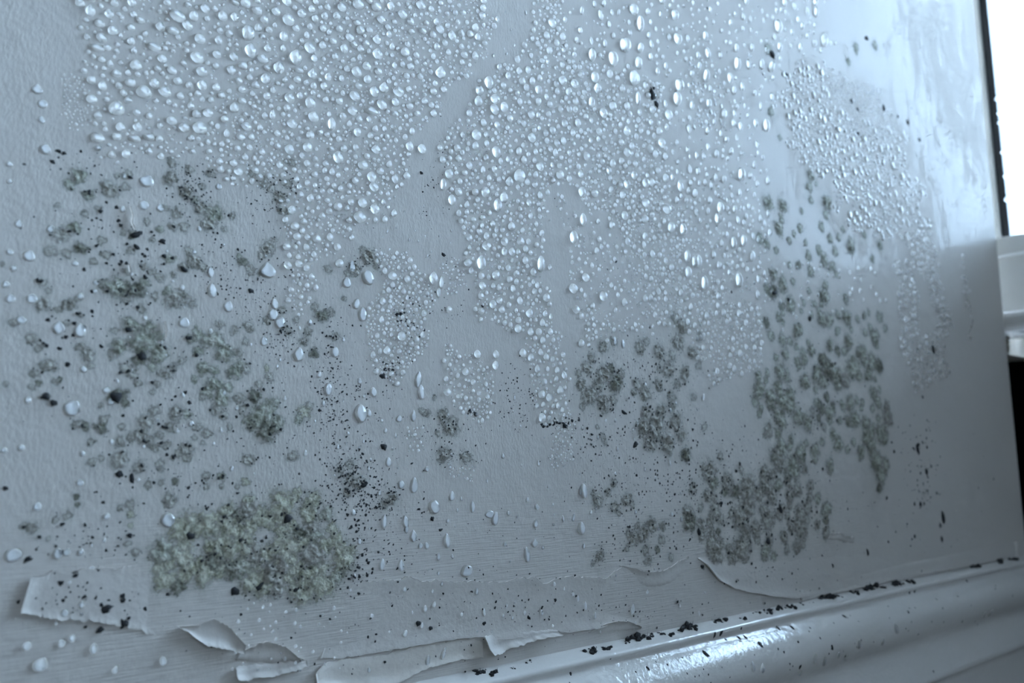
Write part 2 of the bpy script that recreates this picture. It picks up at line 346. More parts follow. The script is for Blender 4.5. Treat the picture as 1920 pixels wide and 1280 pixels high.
F4 = fill([(1290,905),(1330,880),(1420,880),(1450,840),(1505,850),(1525,900),(1560,950),(1560,990),(1530,1020),(1440,1050),(1360,1050),(1310,1020),(1285,960)], 74, 22, 56, 'e', 23)
for lab, lst in (
    ('small round grey-green mould colonies under the loose drops near the wall\'s blurred edge', A1),
    ('speckled grey mould patch touching the lower rim of the large loose drops', A2),
    ('grey mould patch tucked against the edge of the dense drop field', A3),
    ('wide grey-green mould patch below the speckled grey patch', A4),
    ('scattered blurred grey mould colonies nearest the bare left margin', A5),
    ('thick furry green mould clump at the middle of the left growth', B1),
    ('long grey-green mould growth running down beside the furry green clump', B2),
    ('bulging sponge-like green mould mound, the tallest on the wall', B3),
    ('cluster of grey round mould colonies below the furry green clump', B4),
    ('loose grey mould dots between the round colonies and the olive patch', B5),
    ('broad olive-green mould patch just above the long peeling paint tongue', C1),
    ('small brownish grey mould spot inside the bare wedge between drop fields', D1),
    ('chain of small grey mould dots beside the tip of the narrow drop field', D2),
    ('pair of small grey mould dots under the lowest drop clusters', D3),
    ('faint peppered mould smudges beside the olive patch', D4),
    ('grey mould patch with a dark green knot right of the drop column', E1),
    ('grey mould patch overlapping the lower drops near the bright glare', E2),
    ('dense dark-peppered grey mould patch between drop column and right growth', E3),
    ('three faint brownish mould rosettes below the dense peppered patch', E4),
    ('grey mould rosette just above the wavy paint crack', E5),
    ('flat matt green mould discs standing in the window glare', F1),
    ('tall blurred grey-green mould growth below the window glare', F2),
    ('smeared green mould streaks at the middle of the tall right growth', F3),
    ('large mottled mould patch above the arched paint edge', F4)):
    PATCHES.append((lab, lst))

# ------------------------------------------------------------------ the mouldy wall
EDGE_X = 0.804
def nzz(x, z, s, o=0.0): return mnoise.noise(Vector((x * s + o, z * s - o, 1.7 + o)))
FOG = [[(1300,55),(1345,60),(1370,150),(1378,260),(1345,290),(1330,180),(1300,110)],
       [(1350,280),(1378,300),(1372,330),(1352,300)],
       [(1450,110),(1530,100),(1548,125),(1560,180),(1570,130),(1600,150),(1640,150),(1660,200),(1700,250),(1735,300),(1760,380),(1790,520),(1790,560),(1640,480),(1560,440),(1540,330),(1490,320),(1460,200)],
       [(1670,0),(1835,0),(1845,140),(1855,300),(1850,420),(1815,330),(1745,200),(1700,90)],
       [(1280,110),(1310,120),(1330,200),(1290,240)]]
FILM = [(1040,-40),(1860,-40),(1880,440),(1700,520),(1560,560),(1420,430),(1330,300),(1240,160),(1130,60)]
def build_wall():
    xs = np.concatenate([np.linspace(ROOM_X0, -0.12, 14)[:-1], np.arange(-0.12, EDGE_X - 0.004, 0.002)])
    zs = np.concatenate([np.linspace(FLOOR, -0.12, 5)[:-1], np.arange(-0.12, 0.52, 0.002), np.linspace(0.52, CEIL, 12)])
    R = 0.004
    cols = [(x, 0.0) for x in xs] + [(EDGE_X - R + R * math.sin(a), R - R * math.cos(a)) for a in np.linspace(0, math.pi / 2, 7)] + [(EDGE_X, 0.12)]
    nx, nz = len(cols), len(zs)
    CX = np.array(cols)
    V = np.zeros((nx, nz, 3)); V[:, :, 0] = CX[:, 0][:, None]; V[:, :, 1] = CX[:, 1][:, None]; V[:, :, 2] = zs[None, :]
    flat = V.reshape(-1, 3)
    idx = np.arange(nx * nz).reshape(nx, nz)
    quads = np.stack([idx[:-1, :-1], idx[1:, :-1], idx[1:, 1:], idx[:-1, 1:]], -1).reshape(-1, 4)
    me = bpy.data.meshes.new('wall_back')
    me.vertices.add(len(flat)); me.vertices.foreach_set('co', flat.ravel())
    me.loops.add(quads.size); me.loops.foreach_set('vertex_index', quads.ravel().astype(np.int32))
    me.polygons.add(len(quads)); me.polygons.foreach_set('loop_start', np.arange(0, quads.size, 4, dtype=np.int32))
    me.update(calc_edges=True)
    me.polygons.foreach_set('use_smooth', np.ones(len(quads), bool))
    q = (flat - CAM) @ RM.T
    qz = np.where(q[:, 2] > 0.05, q[:, 2], 0.05)
    px = np.stack([960 + F * q[:, 0] / qz, 640 + F * q[:, 1] / qz], 1)
    def soft(polys, rad):
        m = np.zeros(len(px))
        offs = [(0, 0)] + [(rad * math.cos(a), rad * math.sin(a)) for a in np.linspace(0, 2 * math.pi, 9)[:-1]]
        for o in offs:
            mm = np.zeros(len(px), bool)
            for pl in polys: mm |= inside(pl, px + np.array(o))
            m += mm
        return m / len(offs)
    fog = 0.3 * soft(FOG, 10) + 0.35 * soft(FOG, 26) + 0.35 * soft(FOG, 55); film = soft([FILM], 60)
    brush = np.clip((-0.012 - flat[:, 2]) / 0.03, 0, 1)
    stain = np.zeros((nx, nz))
    for lab, lst in PATCHES:
        for (x, y, d, k) in lst:
            c = W(x, y); r = d * 0.62 * mpp(x, y)
            i0, i1 = np.searchsorted(CX[:, 0], [c[0] - 2.5 * r, c[0] + 2.5 * r]); j0, j1 = np.searchsorted(zs, [c[2] - 2.5 * r, c[2] + 2.5 * r])
            if i1 <= i0 or j1 <= j0: continue
            g = np.exp(-(((CX[i0:i1, 0] - c[0]) / r) ** 2)[:, None] - (((zs[j0:j1] - c[2]) / r) ** 2)[None, :])
            stain[i0:i1, j0:j1] = np.maximum(stain[i0:i1, j0:j1], g * 0.9)
    for nm, v in (('fog', fog), ('film', film), ('brush', brush), ('stain', stain.ravel())):
        a = me.attributes.new(nm, 'FLOAT', 'POINT'); a.data.foreach_set('value', np.ascontiguousarray(v, np.float32))
    me.materials.append(M_WALL)
    o = link('wall_back', me); o['kind'] = 'structure'
    return o
wall = build_wall()

# ------------------------------------------------------------------ the room around it
def structure(name, boxes, mat, bevel=0.0, parent=None):
    o = link(name, box_mesh(name, boxes, mat, bevel), parent)
    if parent is None: o['kind'] = 'structure'
    return o
T = 0.12
structure('floor', [(ROOM_X0, 1.4, ROOM_Y0, 0.2, FLOOR - 0.05, FLOOR)], M_FLOOR)
structure('ceiling', [(ROOM_X0, 1.4, ROOM_Y0, 0.2, CEIL, CEIL + 0.05)], M_CEIL)
structure('wall_left', [(ROOM_X0 - T, ROOM_X0, ROOM_Y0, 0.2, FLOOR, CEIL)], M_BROWN)
structure('wall_front', [(ROOM_X0, B_X0, ROOM_Y0 - T, ROOM_Y0, FLOOR, CEIL), (B_X1, 1.4, ROOM_Y0 - T, ROOM_Y0, FLOOR, CEIL),
                         (B_X0, B_X1, ROOM_Y0 - T, ROOM_Y0, FLOOR, B_Z0), (B_X0, B_X1, ROOM_Y0 - T, ROOM_Y0, B_Z1, CEIL)], M_ROOM)
RX = WIN_X + 0.012
structure('wall_right', [(RX, RX + 0.1, WIN_Y1 - 0.06, 0.2, WIN_Z1 + 0.06, CEIL), (RX - 0.01, RX + 0.1, ROOM_Y0, WIN_Y1 - 0.06, FLOOR, CEIL),
                         (RX, RX + 0.1, 0.024, 0.2, 0.10, WIN_Z1 + 0.06)], M_ROOM)
structure('wall_recess', [(1.30, 1.36, ROOM_Y0, 0.2, FLOOR, 0.20), (RX + 0.1, 1.30, ROOM_Y0, ROOM_Y0 + 0.05, FLOOR, 0.2), (RX, 1.30, 0.05, 0.2, FLOOR, 0.2),
                          (RX + 0.06, 1.30, ROOM_Y0, 0.2, 0.14, 0.17)], M_DARK)
win = bpy.data.objects.new('window_1', None); col.objects.link(win); win['kind'] = 'structure'
win.location = (0, 0, 0)
structure('frame_stile', [(WIN_X - 0.006, WIN_X + 0.03, 0.0042, 0.03, WIN_Z0 - 0.02, WIN_Z1 + 0.05)], M_FRAME, 0.0015, win)
structure('frame_stile', [(WIN_X - 0.006, WIN_X + 0.03, WIN_Y1 - 0.06, WIN_Y1 - 0.008, WIN_Z0 - 0.02, WIN_Z1 + 0.05)], M_FRAME, 0.0015, win)
structure('frame_head', [(WIN_X - 0.006, WIN_X + 0.03, WIN_Y1 - 0.06, 0.03, WIN_Z1 + 0.004, WIN_Z1 + 0.06)], M_FRAME, 0.0015, win)
structure('bottom_rail', [(WIN_X - 0.012, WIN_X + 0.03, WIN_Y1 - 0.06, 0.03, 0.1925, WIN_Z0 - 0.001)], M_FRAME, 0.0015, win)
structure('fascia_board', [(WIN_X - 0.004, WIN_X + 0.03, WIN_Y1 - 0.06, 0.03, 0.137, 0.1922)], M_FRAME, 0.0008, win)
structure('sill_board', [(WIN_X - 0.018, WIN_X + 0.05, WIN_Y1 - 0.08, 0.03, 0.1155, 0.1365)], M_GLOSS, 0.007, win)
structure('gasket', [(WIN_X - 0.002, WIN_X + 0.014, WIN_Y0, 0.0042, WIN_Z0, WIN_Z1 + 0.004)], M_RUBBER, 0.001, win)
structure('gasket', [(WIN_X - 0.002, WIN_X + 0.014, WIN_Y1 - 0.008, WIN_Y1, WIN_Z0, WIN_Z1 + 0.004)], M_RUBBER, 0.001, win)
structure('pane', [(WIN_X + 0.004, WIN_X + 0.009, WIN_Y1 - 0.001, WIN_Y0 + 0.001, WIN_Z0 - 0.001, WIN_Z1 + 0.001)], M_GLASS, 0, win)

# skirting board: one moulded profile running along the wall
prof = [(0.002, -0.0935), (-0.002, -0.0940), (-0.0085, -0.0958), (-0.0098, -0.0963), (-0.0104, -0.0973), (-0.0100, -0.0984), (-0.0088, -0.0997), (-0.0084, -0.1008), (-0.0090, -0.1018),
        (-0.0110, -0.1032), (-0.0145, -0.1052), (-0.0178, -0.1083), (-0.0200, -0.1125), (-0.0207, -0.1170), (-0.0203, -0.1215), (-0.0190, -0.1255), (-0.0170, -0.1290), (-0.0158, -0.1320),
        (-0.0156, -0.1345), (-0.0164, -0.1375), (-0.0180, -0.1420), (-0.0200, -0.1480), (-0.0218, -0.1535), (-0.0226, -0.1560), (-0.0216, -0.1580), (-0.0205, -0.1592), (-0.0203, -0.1620), (-0.0203, FLOOR)]
def build_baseboard():
    xs = np.concatenate([np.linspace(ROOM_X0, -0.1, 8)[:-1], np.arange(-0.1, EDGE_X + 0.004, 0.004)])
    V = []; Fc = []; n = len(prof)
    for i, x in enumerate(xs):
        for (y, z) in prof:
            w = 0.0004 * mnoise.noise(Vector((x * 40, z * 60, 0.3))) if z > -0.1 else 0.00018 * mnoise.noise(Vector((x * 60, z * 90, 2.3)))
            V.append((x, y, z + w))
    for i in range(len(xs) - 1):
        for j in range(n - 1): Fc.append((i * n + j, i * n + j + 1, (i + 1) * n + j + 1, (i + 1) * n + j))
    k = (len(xs) - 1) * n
    Fc.append(tuple(range(k, k + n)))
    return link('baseboard_back', mesh('baseboard_back', V, Fc, M_GLOSS))
bb = build_baseboard(); bb['kind'] = 'structure'

# ------------------------------------------------------------------ peeling paint
def resample(pl, n, jag=0.0, seed=0):
    pl = np.array(pl, float); d = np.concatenate([[0], np.cumsum(np.hypot(*np.diff(pl, axis=0).T))])
    s = np.linspace(0, d[-1], n)
    out = np.stack([np.interp(s, d, pl[:, 0]), np.interp(s, d, pl[:, 1])], 1)
    if jag:
        r = random.Random(seed)
        for i in range(1, n - 1):
            out[i] += (mnoise.noise(Vector((s[i] / 9.0, seed, 0))) * jag * 0.8 + mnoise.noise(Vector((s[i] / 30.0, seed, 5))) * jag * 1.2 + r.uniform(-1, 1) * jag * 0.25) * np.array([0.4, 1])
    return out
def flake(name, label, top, bot, lt=0.0, lb=0.0, ll=0.0, lr=0.0, base=0.00025, thick=0.0006, curl=0.16, n=60, m=14, jag=3.0, seed=1, mat=None, jag_top=None, curl_t=None):
    """a coat of paint between two torn lines; lt, lb, ll, lr lift its four edges off the wall (negative: bonded there)"""
    a = resample(top, n, jag if jag_top is None else jag_top, seed); b = resample(bot, n, jag, seed + 7)
    vs = np.linspace(0, 1, m) ; vs = 0.5 - 0.5 * np.cos(vs * math.pi)
    front, back = [], []
    for i in range(n):
        u = i / (n - 1)
        for v in vs:
            p = W(*(a[i] * (1 - v) + b[i] * v))
            ru = 0.75 + 0.6 * mnoise.noise(Vector((u * 7 + seed, 0.3, seed * 1.3)))
            h = base
            for l, e, cu in ((lt, v, curl_t or curl), (lb, 1 - v, curl)):
                h += (l * ru if l > 0 else l) * math.exp(-(e / cu) ** 1.5)
            for l, e in ((ll, u), (lr, 1 - u)):
                h += l * math.exp(-(e / (curl * 0.5 if l > 0 else 0.28)) ** 1.5)
            h += 0.00012 * mnoise.noise(Vector((p[0] * 90, p[2] * 90, seed)))
            h = max(h, -thick - 0.0003)
            front.append((p[0], -h - thick, p[2])); back.append((p[0], -h, p[2]))
    V = front + back; N = n * m; Fc = []; mi = []
    for i in range(n - 1):
        for j in range(m - 1):
            q = (i * m + j, i * m + j + 1, (i + 1) * m + j + 1, (i + 1) * m + j)
            Fc.append(q); mi.append(0); Fc.append(tuple(k + N for k in q[::-1])); mi.append(1)
    ring = [i * m for i in range(n)] + [(n - 1) * m + j for j in range(1, m)] + [i * m + m - 1 for i in range(n - 2, -1, -1)] + [j for j in range(m - 2, 0, -1)]
    for k in range(len(ring)):
        p, q = ring[k], ring[(k + 1) % len(ring)]
        Fc.append((p, p + N, q + N, q)); mi.append(1)
    o = link(name, mesh(name, V, Fc, [mat or M_FLAKE, M_EDGE], True, mi))
    o.data.polygons.foreach_set('use_smooth', [f == 0 for f in mi])
    return tag(o, label, 'paint flake', 'peeling paint above the skirting')
flake('paint_flake', 'long tongue of paint with a pale curled rim below the olive mould',
      [(58,1079),(120,1072),(235,1060),(300,1082),(360,1115)], [(38,1148),(110,1160),(190,1166),(260,1180),(355,1212)], lt=0.0002, lb=0.0006, ll=0.0011, lr=-0.0022, seed=3, jag=7, curl=0.07, n=110, m=26)
flake('paint_flake', 'folded crumpled paint flap at the end of the long tongue',
      [(330,1172),(372,1170),(400,1157),(432,1178),(455,1205)], [(338,1176),(362,1192),(385,1208),(405,1210),(452,1222)], lt=0.0010, lb=0.0022, ll=0.0006, lr=0.0028, seed=5, n=40, m=12)
flake('paint_flake', 'domed paint flap beside the crumpled flap, torn along its upper edge',
      [(452,1216),(480,1204),(505,1202),(530,1208),(554,1229)], [(440,1236),(470,1242),(505,1244),(540,1240),(570,1236)], lt=0.0022, lb=-0.001, ll=0.001, lr=0.0008, seed=8, n=40, m=12)
flake('paint_flake', 'pale paint sliver curling at the very bottom below the domed flap',
      [(440,1250),(480,1244),(530,1240),(575,1236)], [(440,1268),(462,1271),(520,1262),(575,1247)], lt=-0.001, lb=0.0022, ll=0.0018, lr=-0.0004, seed=9, n=40, m=10)
flake('paint_flake', 'wide lower paint coat with a ragged edge just above the skirting ledge',
      [(588,1262),(612,1240),(720,1226),(800,1206),(880,1196),(905,1200)], [(590,1279),(640,1284),(740,1278),(800,1250),(860,1236),(905,1232)], lt=-0.0004, lb=0.0010, ll=0.0016, lr=-0.0006, seed=11, n=70, mat=M_UNDER)
flake('paint_flake', 'broad strip of paint between the wavy crack and the ragged lower edge',
      [(660,1098),(700,1087),(745,1088),(760,1080),(790,1088),(880,1090),(940,1090),(1000,1080),(1012,1092),(1060,1080),(1130,1084),(1165,1062),(1215,1070)],
      [(600,1234),(640,1233),(690,1224),(715,1220),(780,1208),(885,1192),(900,1192),(905,1196),(960,1196),(1040,1186),(1090,1182),(1140,1172),(1200,1168)],
      lt=0.0007, lb=0.0011, ll=-0.0012, lr=-0.0012, seed=14, n=130, m=22, curl=0.13, jag=3.0, jag_top=4)
flake('paint_flake', 'hanging square paint flap torn loose at the middle of the strip',
      [(900,1190),(940,1186),(1000,1180),(1042,1180)], [(911,1222),(932,1223),(950,1212),(1045,1184)], lt=-0.0006, lb=0.0028, ll=0.0030, lr=0.0010, base=0.0008, seed=17, n=40, m=14)
flake('paint_flake', 'short paint flap curling upward beside the hanging square flap',
      [(1138,1166),(1150,1160),(1172,1164),(1198,1174)], [(1100,1186),(1130,1186),(1165,1182),(1200,1178)], lt=0.0022, lb=-0.0006, ll=-0.0002, lr=0.0004, seed=19, n=34, m=10)
flake('paint_flake', 'thin paint edge curling under the grey mould rosette',
      [(1158,1060),(1190,1066),(1210,1072),(1245,1068),(1290,1042)], [(1165,1100),(1200,1104),(1230,1104),(1260,1096),(1300,1070)], lt=0.0011, lb=-0.001, ll=-0.0018, lr=-0.0012, seed=21, n=46, m=12)
flake('paint_flake', 'large smooth paint sheet ending in a pale arched edge by the skirting',
      [(1308,1046),(1330,1040),(1400,1030),(1480,1016),(1600,990),(1760,955)], [(1322,1058),(1345,1086),(1378,1104),(1420,1112),(1482,1122),(1560,1110),(1740,1074)], curl_t=0.55, lt=-0.0013, lb=0.0010, ll=0.0007, lr=-0.0009, seed=23, n=80, m=26, curl=0.10, jag=1.6, jag_top=0)
flake('paint_flake', 'thin ragged paint edge along the far end of the skirting top',
      [(1500,1098),(1600,1075),(1700,1054),(1800,1034),(1905,1014)], [(1500,1124),(1600,1102),(1700,1082),(1800,1062),(1905,1042)], lt=-0.001, lb=0.0012, ll=-0.0004, lr=0, seed=25, n=90, m=10, jag=3, jag_top=0)
flake('paint_flake', 'pale curl of paint crack below the mottled mould patch',
      [(1556,1000),(1572,996),(1582,1006),(1598,1008)], [(1550,1012),(1570,1012),(1585,1018),(1600,1018)], lt=0.0008, lb=-0.001, ll=-0.0002, lr=0, seed=27, n=24, m=8)

flake('paint_curl', 'thin pale wavy paint curl among the small left mould colonies',
      [(241,388),(246,405),(243,418),(250,432)], [(244,387),(249,405),(247,418),(253,431)], lt=0.0003, lb=0.0003, base=0.0006, seed=31, n=24, m=5, jag=0.6, mat=M_EDGE)
flake('paint_curl', 'short straight pale paint curl above the wide grey-green mould patch',
      [(238,497),(241,512)], [(242,496),(245,511)], lt=0.0003, lb=0.0003, base=0.0006, seed=32, n=10, m=5, jag=0.3, mat=M_EDGE)
flake('paint_curl', 'thin pale paint curl below the short straight curl in the furry clump',
      [(306,604),(309,620),(308,634)], [(309,603),(312,620),(311,634)], lt=0.0003, lb=0.0003, base=0.0006, seed=33, n=14, m=5, jag=0.4, mat=M_EDGE)

# ------------------------------------------------------------------ mould
MK = {'e': M_GREY, 'g': M_GREEN, 'o': M_OLIVE, 'n': M_MURK}
def colony_mesh(seed, key, rings, seg, hgt, rough):
    r = random.Random(seed); V = [(0, -hgt, 0)]; rho = [0.0]; Fc = []
    for k in range(1, rings + 1):
        q = k / rings
        for s in range(seg):
            a = 2 * math.pi * s / seg
            rad = q * (1.06 + 0.45 * mnoise.noise(Vector((math.cos(a) * 1.6, math.sin(a) * 1.6, seed * 3.1))) + 0.12 * mnoise.noise(Vector((math.cos(a) * 5, math.sin(a) * 5, seed))))
            x, z = rad * math.cos(a), rad * math.sin(a)
            h = hgt * (1 - q ** 3) * (0.85 + rough * mnoise.noise(Vector((x * 2.6, z * 2.6, seed + 0.5))) + 0.6 * rough * mnoise.noise(Vector((x * 7, z * 7, seed + 0.5))))
            V.append((x, -max(h, 0.008) if k < rings else 0.03, z)); rho.append(q)
    for s in range(seg): Fc.append((0, 1 + s, 1 + (s + 1) % seg))
    for k in range(rings - 1):
        for s in range(seg):
            a, b = 1 + k * seg + s, 1 + k * seg + (s + 1) % seg
            Fc.append((a, a + seg, b + seg, b))
    me = mesh('mould_colony', V, Fc, MK[key])
    at = me.attributes.new('rho', 'FLOAT', 'POINT'); at.data.foreach_set('value', np.array(rho, np.float32))
    return me
COL = {}
for ki, key in enumerate('egon'):
    COL[key, 0] = [colony_mesh(ki * 40 + i + 1, key, 5, 16, 0.09 if key != 'o' else 0.08, 0.9) for i in range(6)]
    COL[key, 1] = [colony_mesh(ki * 40 + i + 21, key, 13, 36, 0.13 if key != 'o' else 0.09, 1.2) for i in range(4)]
def spot_mesh(seed, seg=14):
    r = random.Random(seed); V = [(r.uniform(-.2, .2), -0.45, r.uniform(-.2, .2))]; Fc = []
    for k, q in ((0, 0.6), (1, 1.0)):
        for s in range(seg):
            a = 2 * math.pi * s / seg
            rad = q * (0.9 + 0.55 * mnoise.noise(Vector((math.cos(a) * 1.5, math.sin(a) * 1.5, seed * 2.7))) + r.uniform(-0.12, 0.12))
            V.append((rad * math.cos(a), (-0.32 if k == 0 else 0.05), rad * math.sin(a)))
    for s in range(seg):
        t = (s + 1) % seg
        Fc.append((0, 1 + s, 1 + t)); Fc.append((1 + s, 1 + seg + s, 1 + seg + t, 1 + t))
    return mesh('mould_spot', V, Fc, M_BLACK)
SPOTS = [spot_mesh(s) for s in range(8)]
def put(name, me, px, py, rx, rz, ry=None, rot=0.0, parent=None, y=0.0):
    """one mesh of unit size laid on the wall; rx, rz, ry in metres"""
    o = link(name, me, parent); c = W(px, py)
    o.location = (c[0], y, c[2]); o.rotation_euler = (0, rot, 0); o.scale = (rx, ry if ry else (rx + rz) / 2, rz)
    return o
patch_obj = []
for lab, lst in PATCHES:
    e = bpy.data.objects.new('mould_patch', None); col.objects.link(e)
    e.empty_display_size = 0.01
    tag(e, lab, 'mould', 'mould patches on the wall')
    patch_obj.append(e)
    for (x, y, d, k) in lst:
        r = 0.5 * d * mpp(x, y)
        me = rng.choice(COL[k, 1 if d > 27 else 0])
        hs = r * rng.uniform(0.7, 1.2)
        put('colony', me, x, y, r * rng.uniform(0.95, 1.2), r * rng.uniform(0.95, 1.2), hs, rng.uniform(0, 6.28), e)

# black specks: the larger ones are parts of their patch, the dust is one mass
def near_patch(x, y):
    best, bi = 1e9, 0
    for i, (lab, lst) in enumerate(PATCHES):
        for (a, b, d, k) in lst:
            q = (a - x) ** 2 + (b - y) ** 2
            if q < best: best, bi = q, i
    return patch_obj[bi], math.sqrt(best)
speck = []     # x, y, diameter, stretch, angle
def specks(x0, y0, x1, y1, n, d0, d1, ang=None, st=1.3, gauss=True, power=2.2):
    for _ in range(n):
        if gauss:
            x = (x0 + x1) / 2 + rng.gauss(0, 0.3) * (x1 - x0); y = (y0 + y1) / 2 + rng.gauss(0, 0.3) * (y1 - y0)
        else: x, y = rng.uniform(x0, x1), rng.uniform(y0, y1)
        d = d0 + (d1 - d0) * rng.random() ** power
        speck.append((x, y, d, rng.uniform(1.0, st), rng.uniform(0, 3.14) if ang is None else ang + rng.gauss(0, 0.35)))
DG = -0.55
for a in ((325,300,395,400,110,1.6,5),(335,340,400,400,40,2,5.5),(470,310,570,420,110,1.6,5),(360,420,440,560,60,2,6),(80,270,240,330,26,2.5,6.5),(100,330,260,520,70,2.5,8),(180,480,300,600,50,2.5,8),
          (230,420,330,520,30,2.5,9),(420,470,560,560,60,1.8,5),(380,500,470,560,20,2,5),(440,540,520,620,60,1.6,4),(490,590,560,680,110,1.6,5),(560,580,660,720,90,1.6,5.5),(600,640,640,760,60,1.6,5),
          (595,720,640,790,70,1.8,5.5),(560,780,660,860,60,1.8,5.5),(40,480,220,760,45,2.5,8),(200,600,460,760,60,2.5,8),(420,690,560,860,80,2.2,7),(160,760,420,880,70,2.5,8),(190,850,480,950,70,2.2,7),
          (600,840,720,940,180,1.7,6),(640,900,720,1010,110,1.8,6.5),(560,900,700,960,60,1.8,6),(690,900,760,960,60,1.6,4.5),(660,960,800,1080,70,1.8,5),
          (290,930,670,1110,230,2,7.5),(640,1040,690,1110,60,2.2,7.5),(430,1060,640,1120,40,2,7),(40,970,220,1050,40,2.5,8),(150,1000,260,1060,16,2.5,6),
          (700,660,760,740,60,1.6,6),(730,560,790,650,60,1.6,6),(770,540,860,600,50,1.5,5),(640,700,700,760,40,1.6,5.5),(640,740,760,860,50,1.7,5.5),(650,470,720,510,50,1.4,3.5),
          (940,690,1000,800,130,1.4,4.5),(780,770,900,860,90,1.5,5),(1010,780,1080,810,40,2,7),(830,840,900,880,40,1.4,3.5),(1060,780,1160,860,60,1.6,6),
          (1080,650,1180,780,170,1.5,5),(1180,640,1300,760,170,1.5,5.5),(1170,740,1300,880,240,1.6,6.5),(1090,820,1230,960,110,1.6,5.5),(1100,900,1200,970,80,1.4,4.5),(1140,960,1270,1060,140,1.6,6),(1110,1020,1150,1060,40,1.4,3.5),
          (1220,860,1330,960,110,1.6,5.5),(1280,860,1420,960,90,1.8,6),(1290,900,1560,1050,170,1.8,6.5),(1300,880,1550,1040,170,2,7),(1440,740,1580,820,80,1.8,6),(1430,520,1660,900,100,1.8,6),(1400,830,1560,960,60,1.8,6),
          (1690,790,1760,950,90,1.8,7),(1720,900,1750,950,30,2,7),(1290,780,1420,900,50,1.8,5),(900,1100,1100,1180,40,1.8,5),(640,1060,1300,1200,90,1.8,6),(1050,1120,1350,1180,50,1.8,5),(1350,1030,1600,1120,40,1.8,6),
          (780,250,840,400,26,1.6,5),(820,300,850,380,6,1.5,3),(700,380,880,440,12,1.4,3),(780,470,860,500,12,1.4,3.5),(1000,820,1080,1000,10,1.5,4),(870,960,1000,1060,14,1.5,4),(780,1150,1000,1260,30,1.6,5),(300,1100,700,1270,50,1.8,6),
          (1640,930,1780,1060,16,2,6),(1780,780,1880,1000,10,2,5)):
    specks(*a)
specks(40,1080,250,1150,46,3,11)
specks(640,860,780,1060,70,2,6,DG,2.2); specks(600,700,660,860,30,2,6,DG,2.0)
specks(60,260,1500,1180,120,1.6,4,None,1.4,False)
hand = [(1625,72,10,1.6,-.3),(1448,103,14,1.5,.9),(1475,140,9,1.3,0),(1596,190,9,1.2,0),(1608,205,7,1.6,0),(1657,203,10,1.6,1.4),(1609,250,8,1.3,0),(1683,218,7,1.2,0),(1702,229,9,1.3,1),(1724,262,8,1.3,0),(1709,203,4,1,0),
        (1223,178,17,1.7,1.3),(1231,196,13,1.5,1.2),(1226,165,8,1.2,0),(1327,16,5,1.6,.6),(718,705,12,1.3,0),(722,692,8,1.2,0),(745,590,9,1.4,0),(752,588,8,1.3,0),(905,573,6,1.2,0),(1155,490,6,1.2,1),(790,324,7,1.3,0),(832,477,8,1.3,.4),
        (881,770,8,1.3,1),(892,777,9,1.3,1),(1059,797,13,1.5,.4),(1050,793,7,1.2,0),(1170,773,11,1.5,.5),(1192,833,12,1.6,-.7),(810,972,9,1.3,1),(826,993,8,1.2,0),(682,909,11,1.5,-.5),(720,838,13,1.4,.5),(783,1168,11,1.3,0),(806,1177,9,1.3,0),
        (906,1168,9,1.4,-.4),(990,1157,8,1.3,1),(1040,1124,7,1.3,1),(233,1143,4,1,0),(200,1140,20,1.5,-.3),(233,1168,18,1.2,1.4),(188,1180,12,1.4,-.5),(157,1118,12,1.4,-.4),(140,1078,14,1.6,-.5),(113,1092,13,1.4,1),(225,1098,10,1.3,0),
        (440,1108,18,1.3,.3),(485,1100,16,1.3,-.5),(355,1004,17,1.3,0),(540,972,16,1.3,-.8),(508,1062,12,1.2,0),(553,1105,12,1.2,0),(505,1083,14,1.3,0),(720,1240,8,1.3,0),(658,1262,9,1.5,1),
        (1720,842,14,1.6,1.3),(1722,833,9,1.3,0),(1768,970,17,1.8,1.3),(1763,985,9,1.4,1.3),(1766,1010,9,1.8,1.3),(1715,1005,8,1.3,1.2),(1737,885,12,1.7,1.4),(1726,945,10,1.2,0),(1627,1035,10,1.8,1.3),(1561,1060,9,1.5,1.2),(1317,1062,11,1.2,0),(1750,1080,7,1.3,0),
        (1310,997,13,1.3,1),(1463,955,14,1.3,.9),(1440,1015,13,1.2,0),(1405,1016,10,1.2,0),(1352,942,8,1.2,0),(470,545,11,1.3,0),(345,505,12,1.4,.3),(255,440,16,1.4,-.4),(305,452,12,1.3,.2),(240,618,11,1.3,0),(265,668,16,1.3,.2),(218,745,20,1.2,.5),(85,742,15,1.2,0),
        (100,755,13,1.2,0),(128,683,11,1.2,0),(112,653,9,1.2,0),(10,915,10,1.2,0),(90,599,9,1.2,0),(157,614,8,1.2,0),(110,283,9,1.5,.2),(98,303,8,1.6,.5),(120,287,8,1.3,-.6),(223,889,14,1.4,.2),(248,897,12,1.8,1.4),(243,1003,10,1.4,.5),(113,1035,11,1.3,0),(52,1048,13,1.6,-.5),(1478,562,9,1.2,0),(1518,597,11,1.2,0),(1452,548,12,1.6,-.3),(1750,655,12,1.6,1.2),(1720,656,7,1.3,0)]
speck += hand
speck.sort(key=lambda s: -s[2])
n_part = 0; dust = []
lone = []
for s in speck:
    x, y, d, st, ang = s
    if not (-30 < x < 1880 and -20 < y < 1300): continue
    c = W(x, y)
    if c[2] < -0.092: continue
    if n_part < 300 and d > 4.4:
        e, dist = near_patch(x, y)
        r = 0.5 * d * mpp(x, y)
        if dist < 75:
            put('mould_spot', rng.choice(SPOTS), x, y, r * st, r / st ** 0.4, r * 0.9, ang, e, -0.0004 if dist < 18 else 0); n_part += 1
        else: lone.append(s)
    else: dust.append(s)
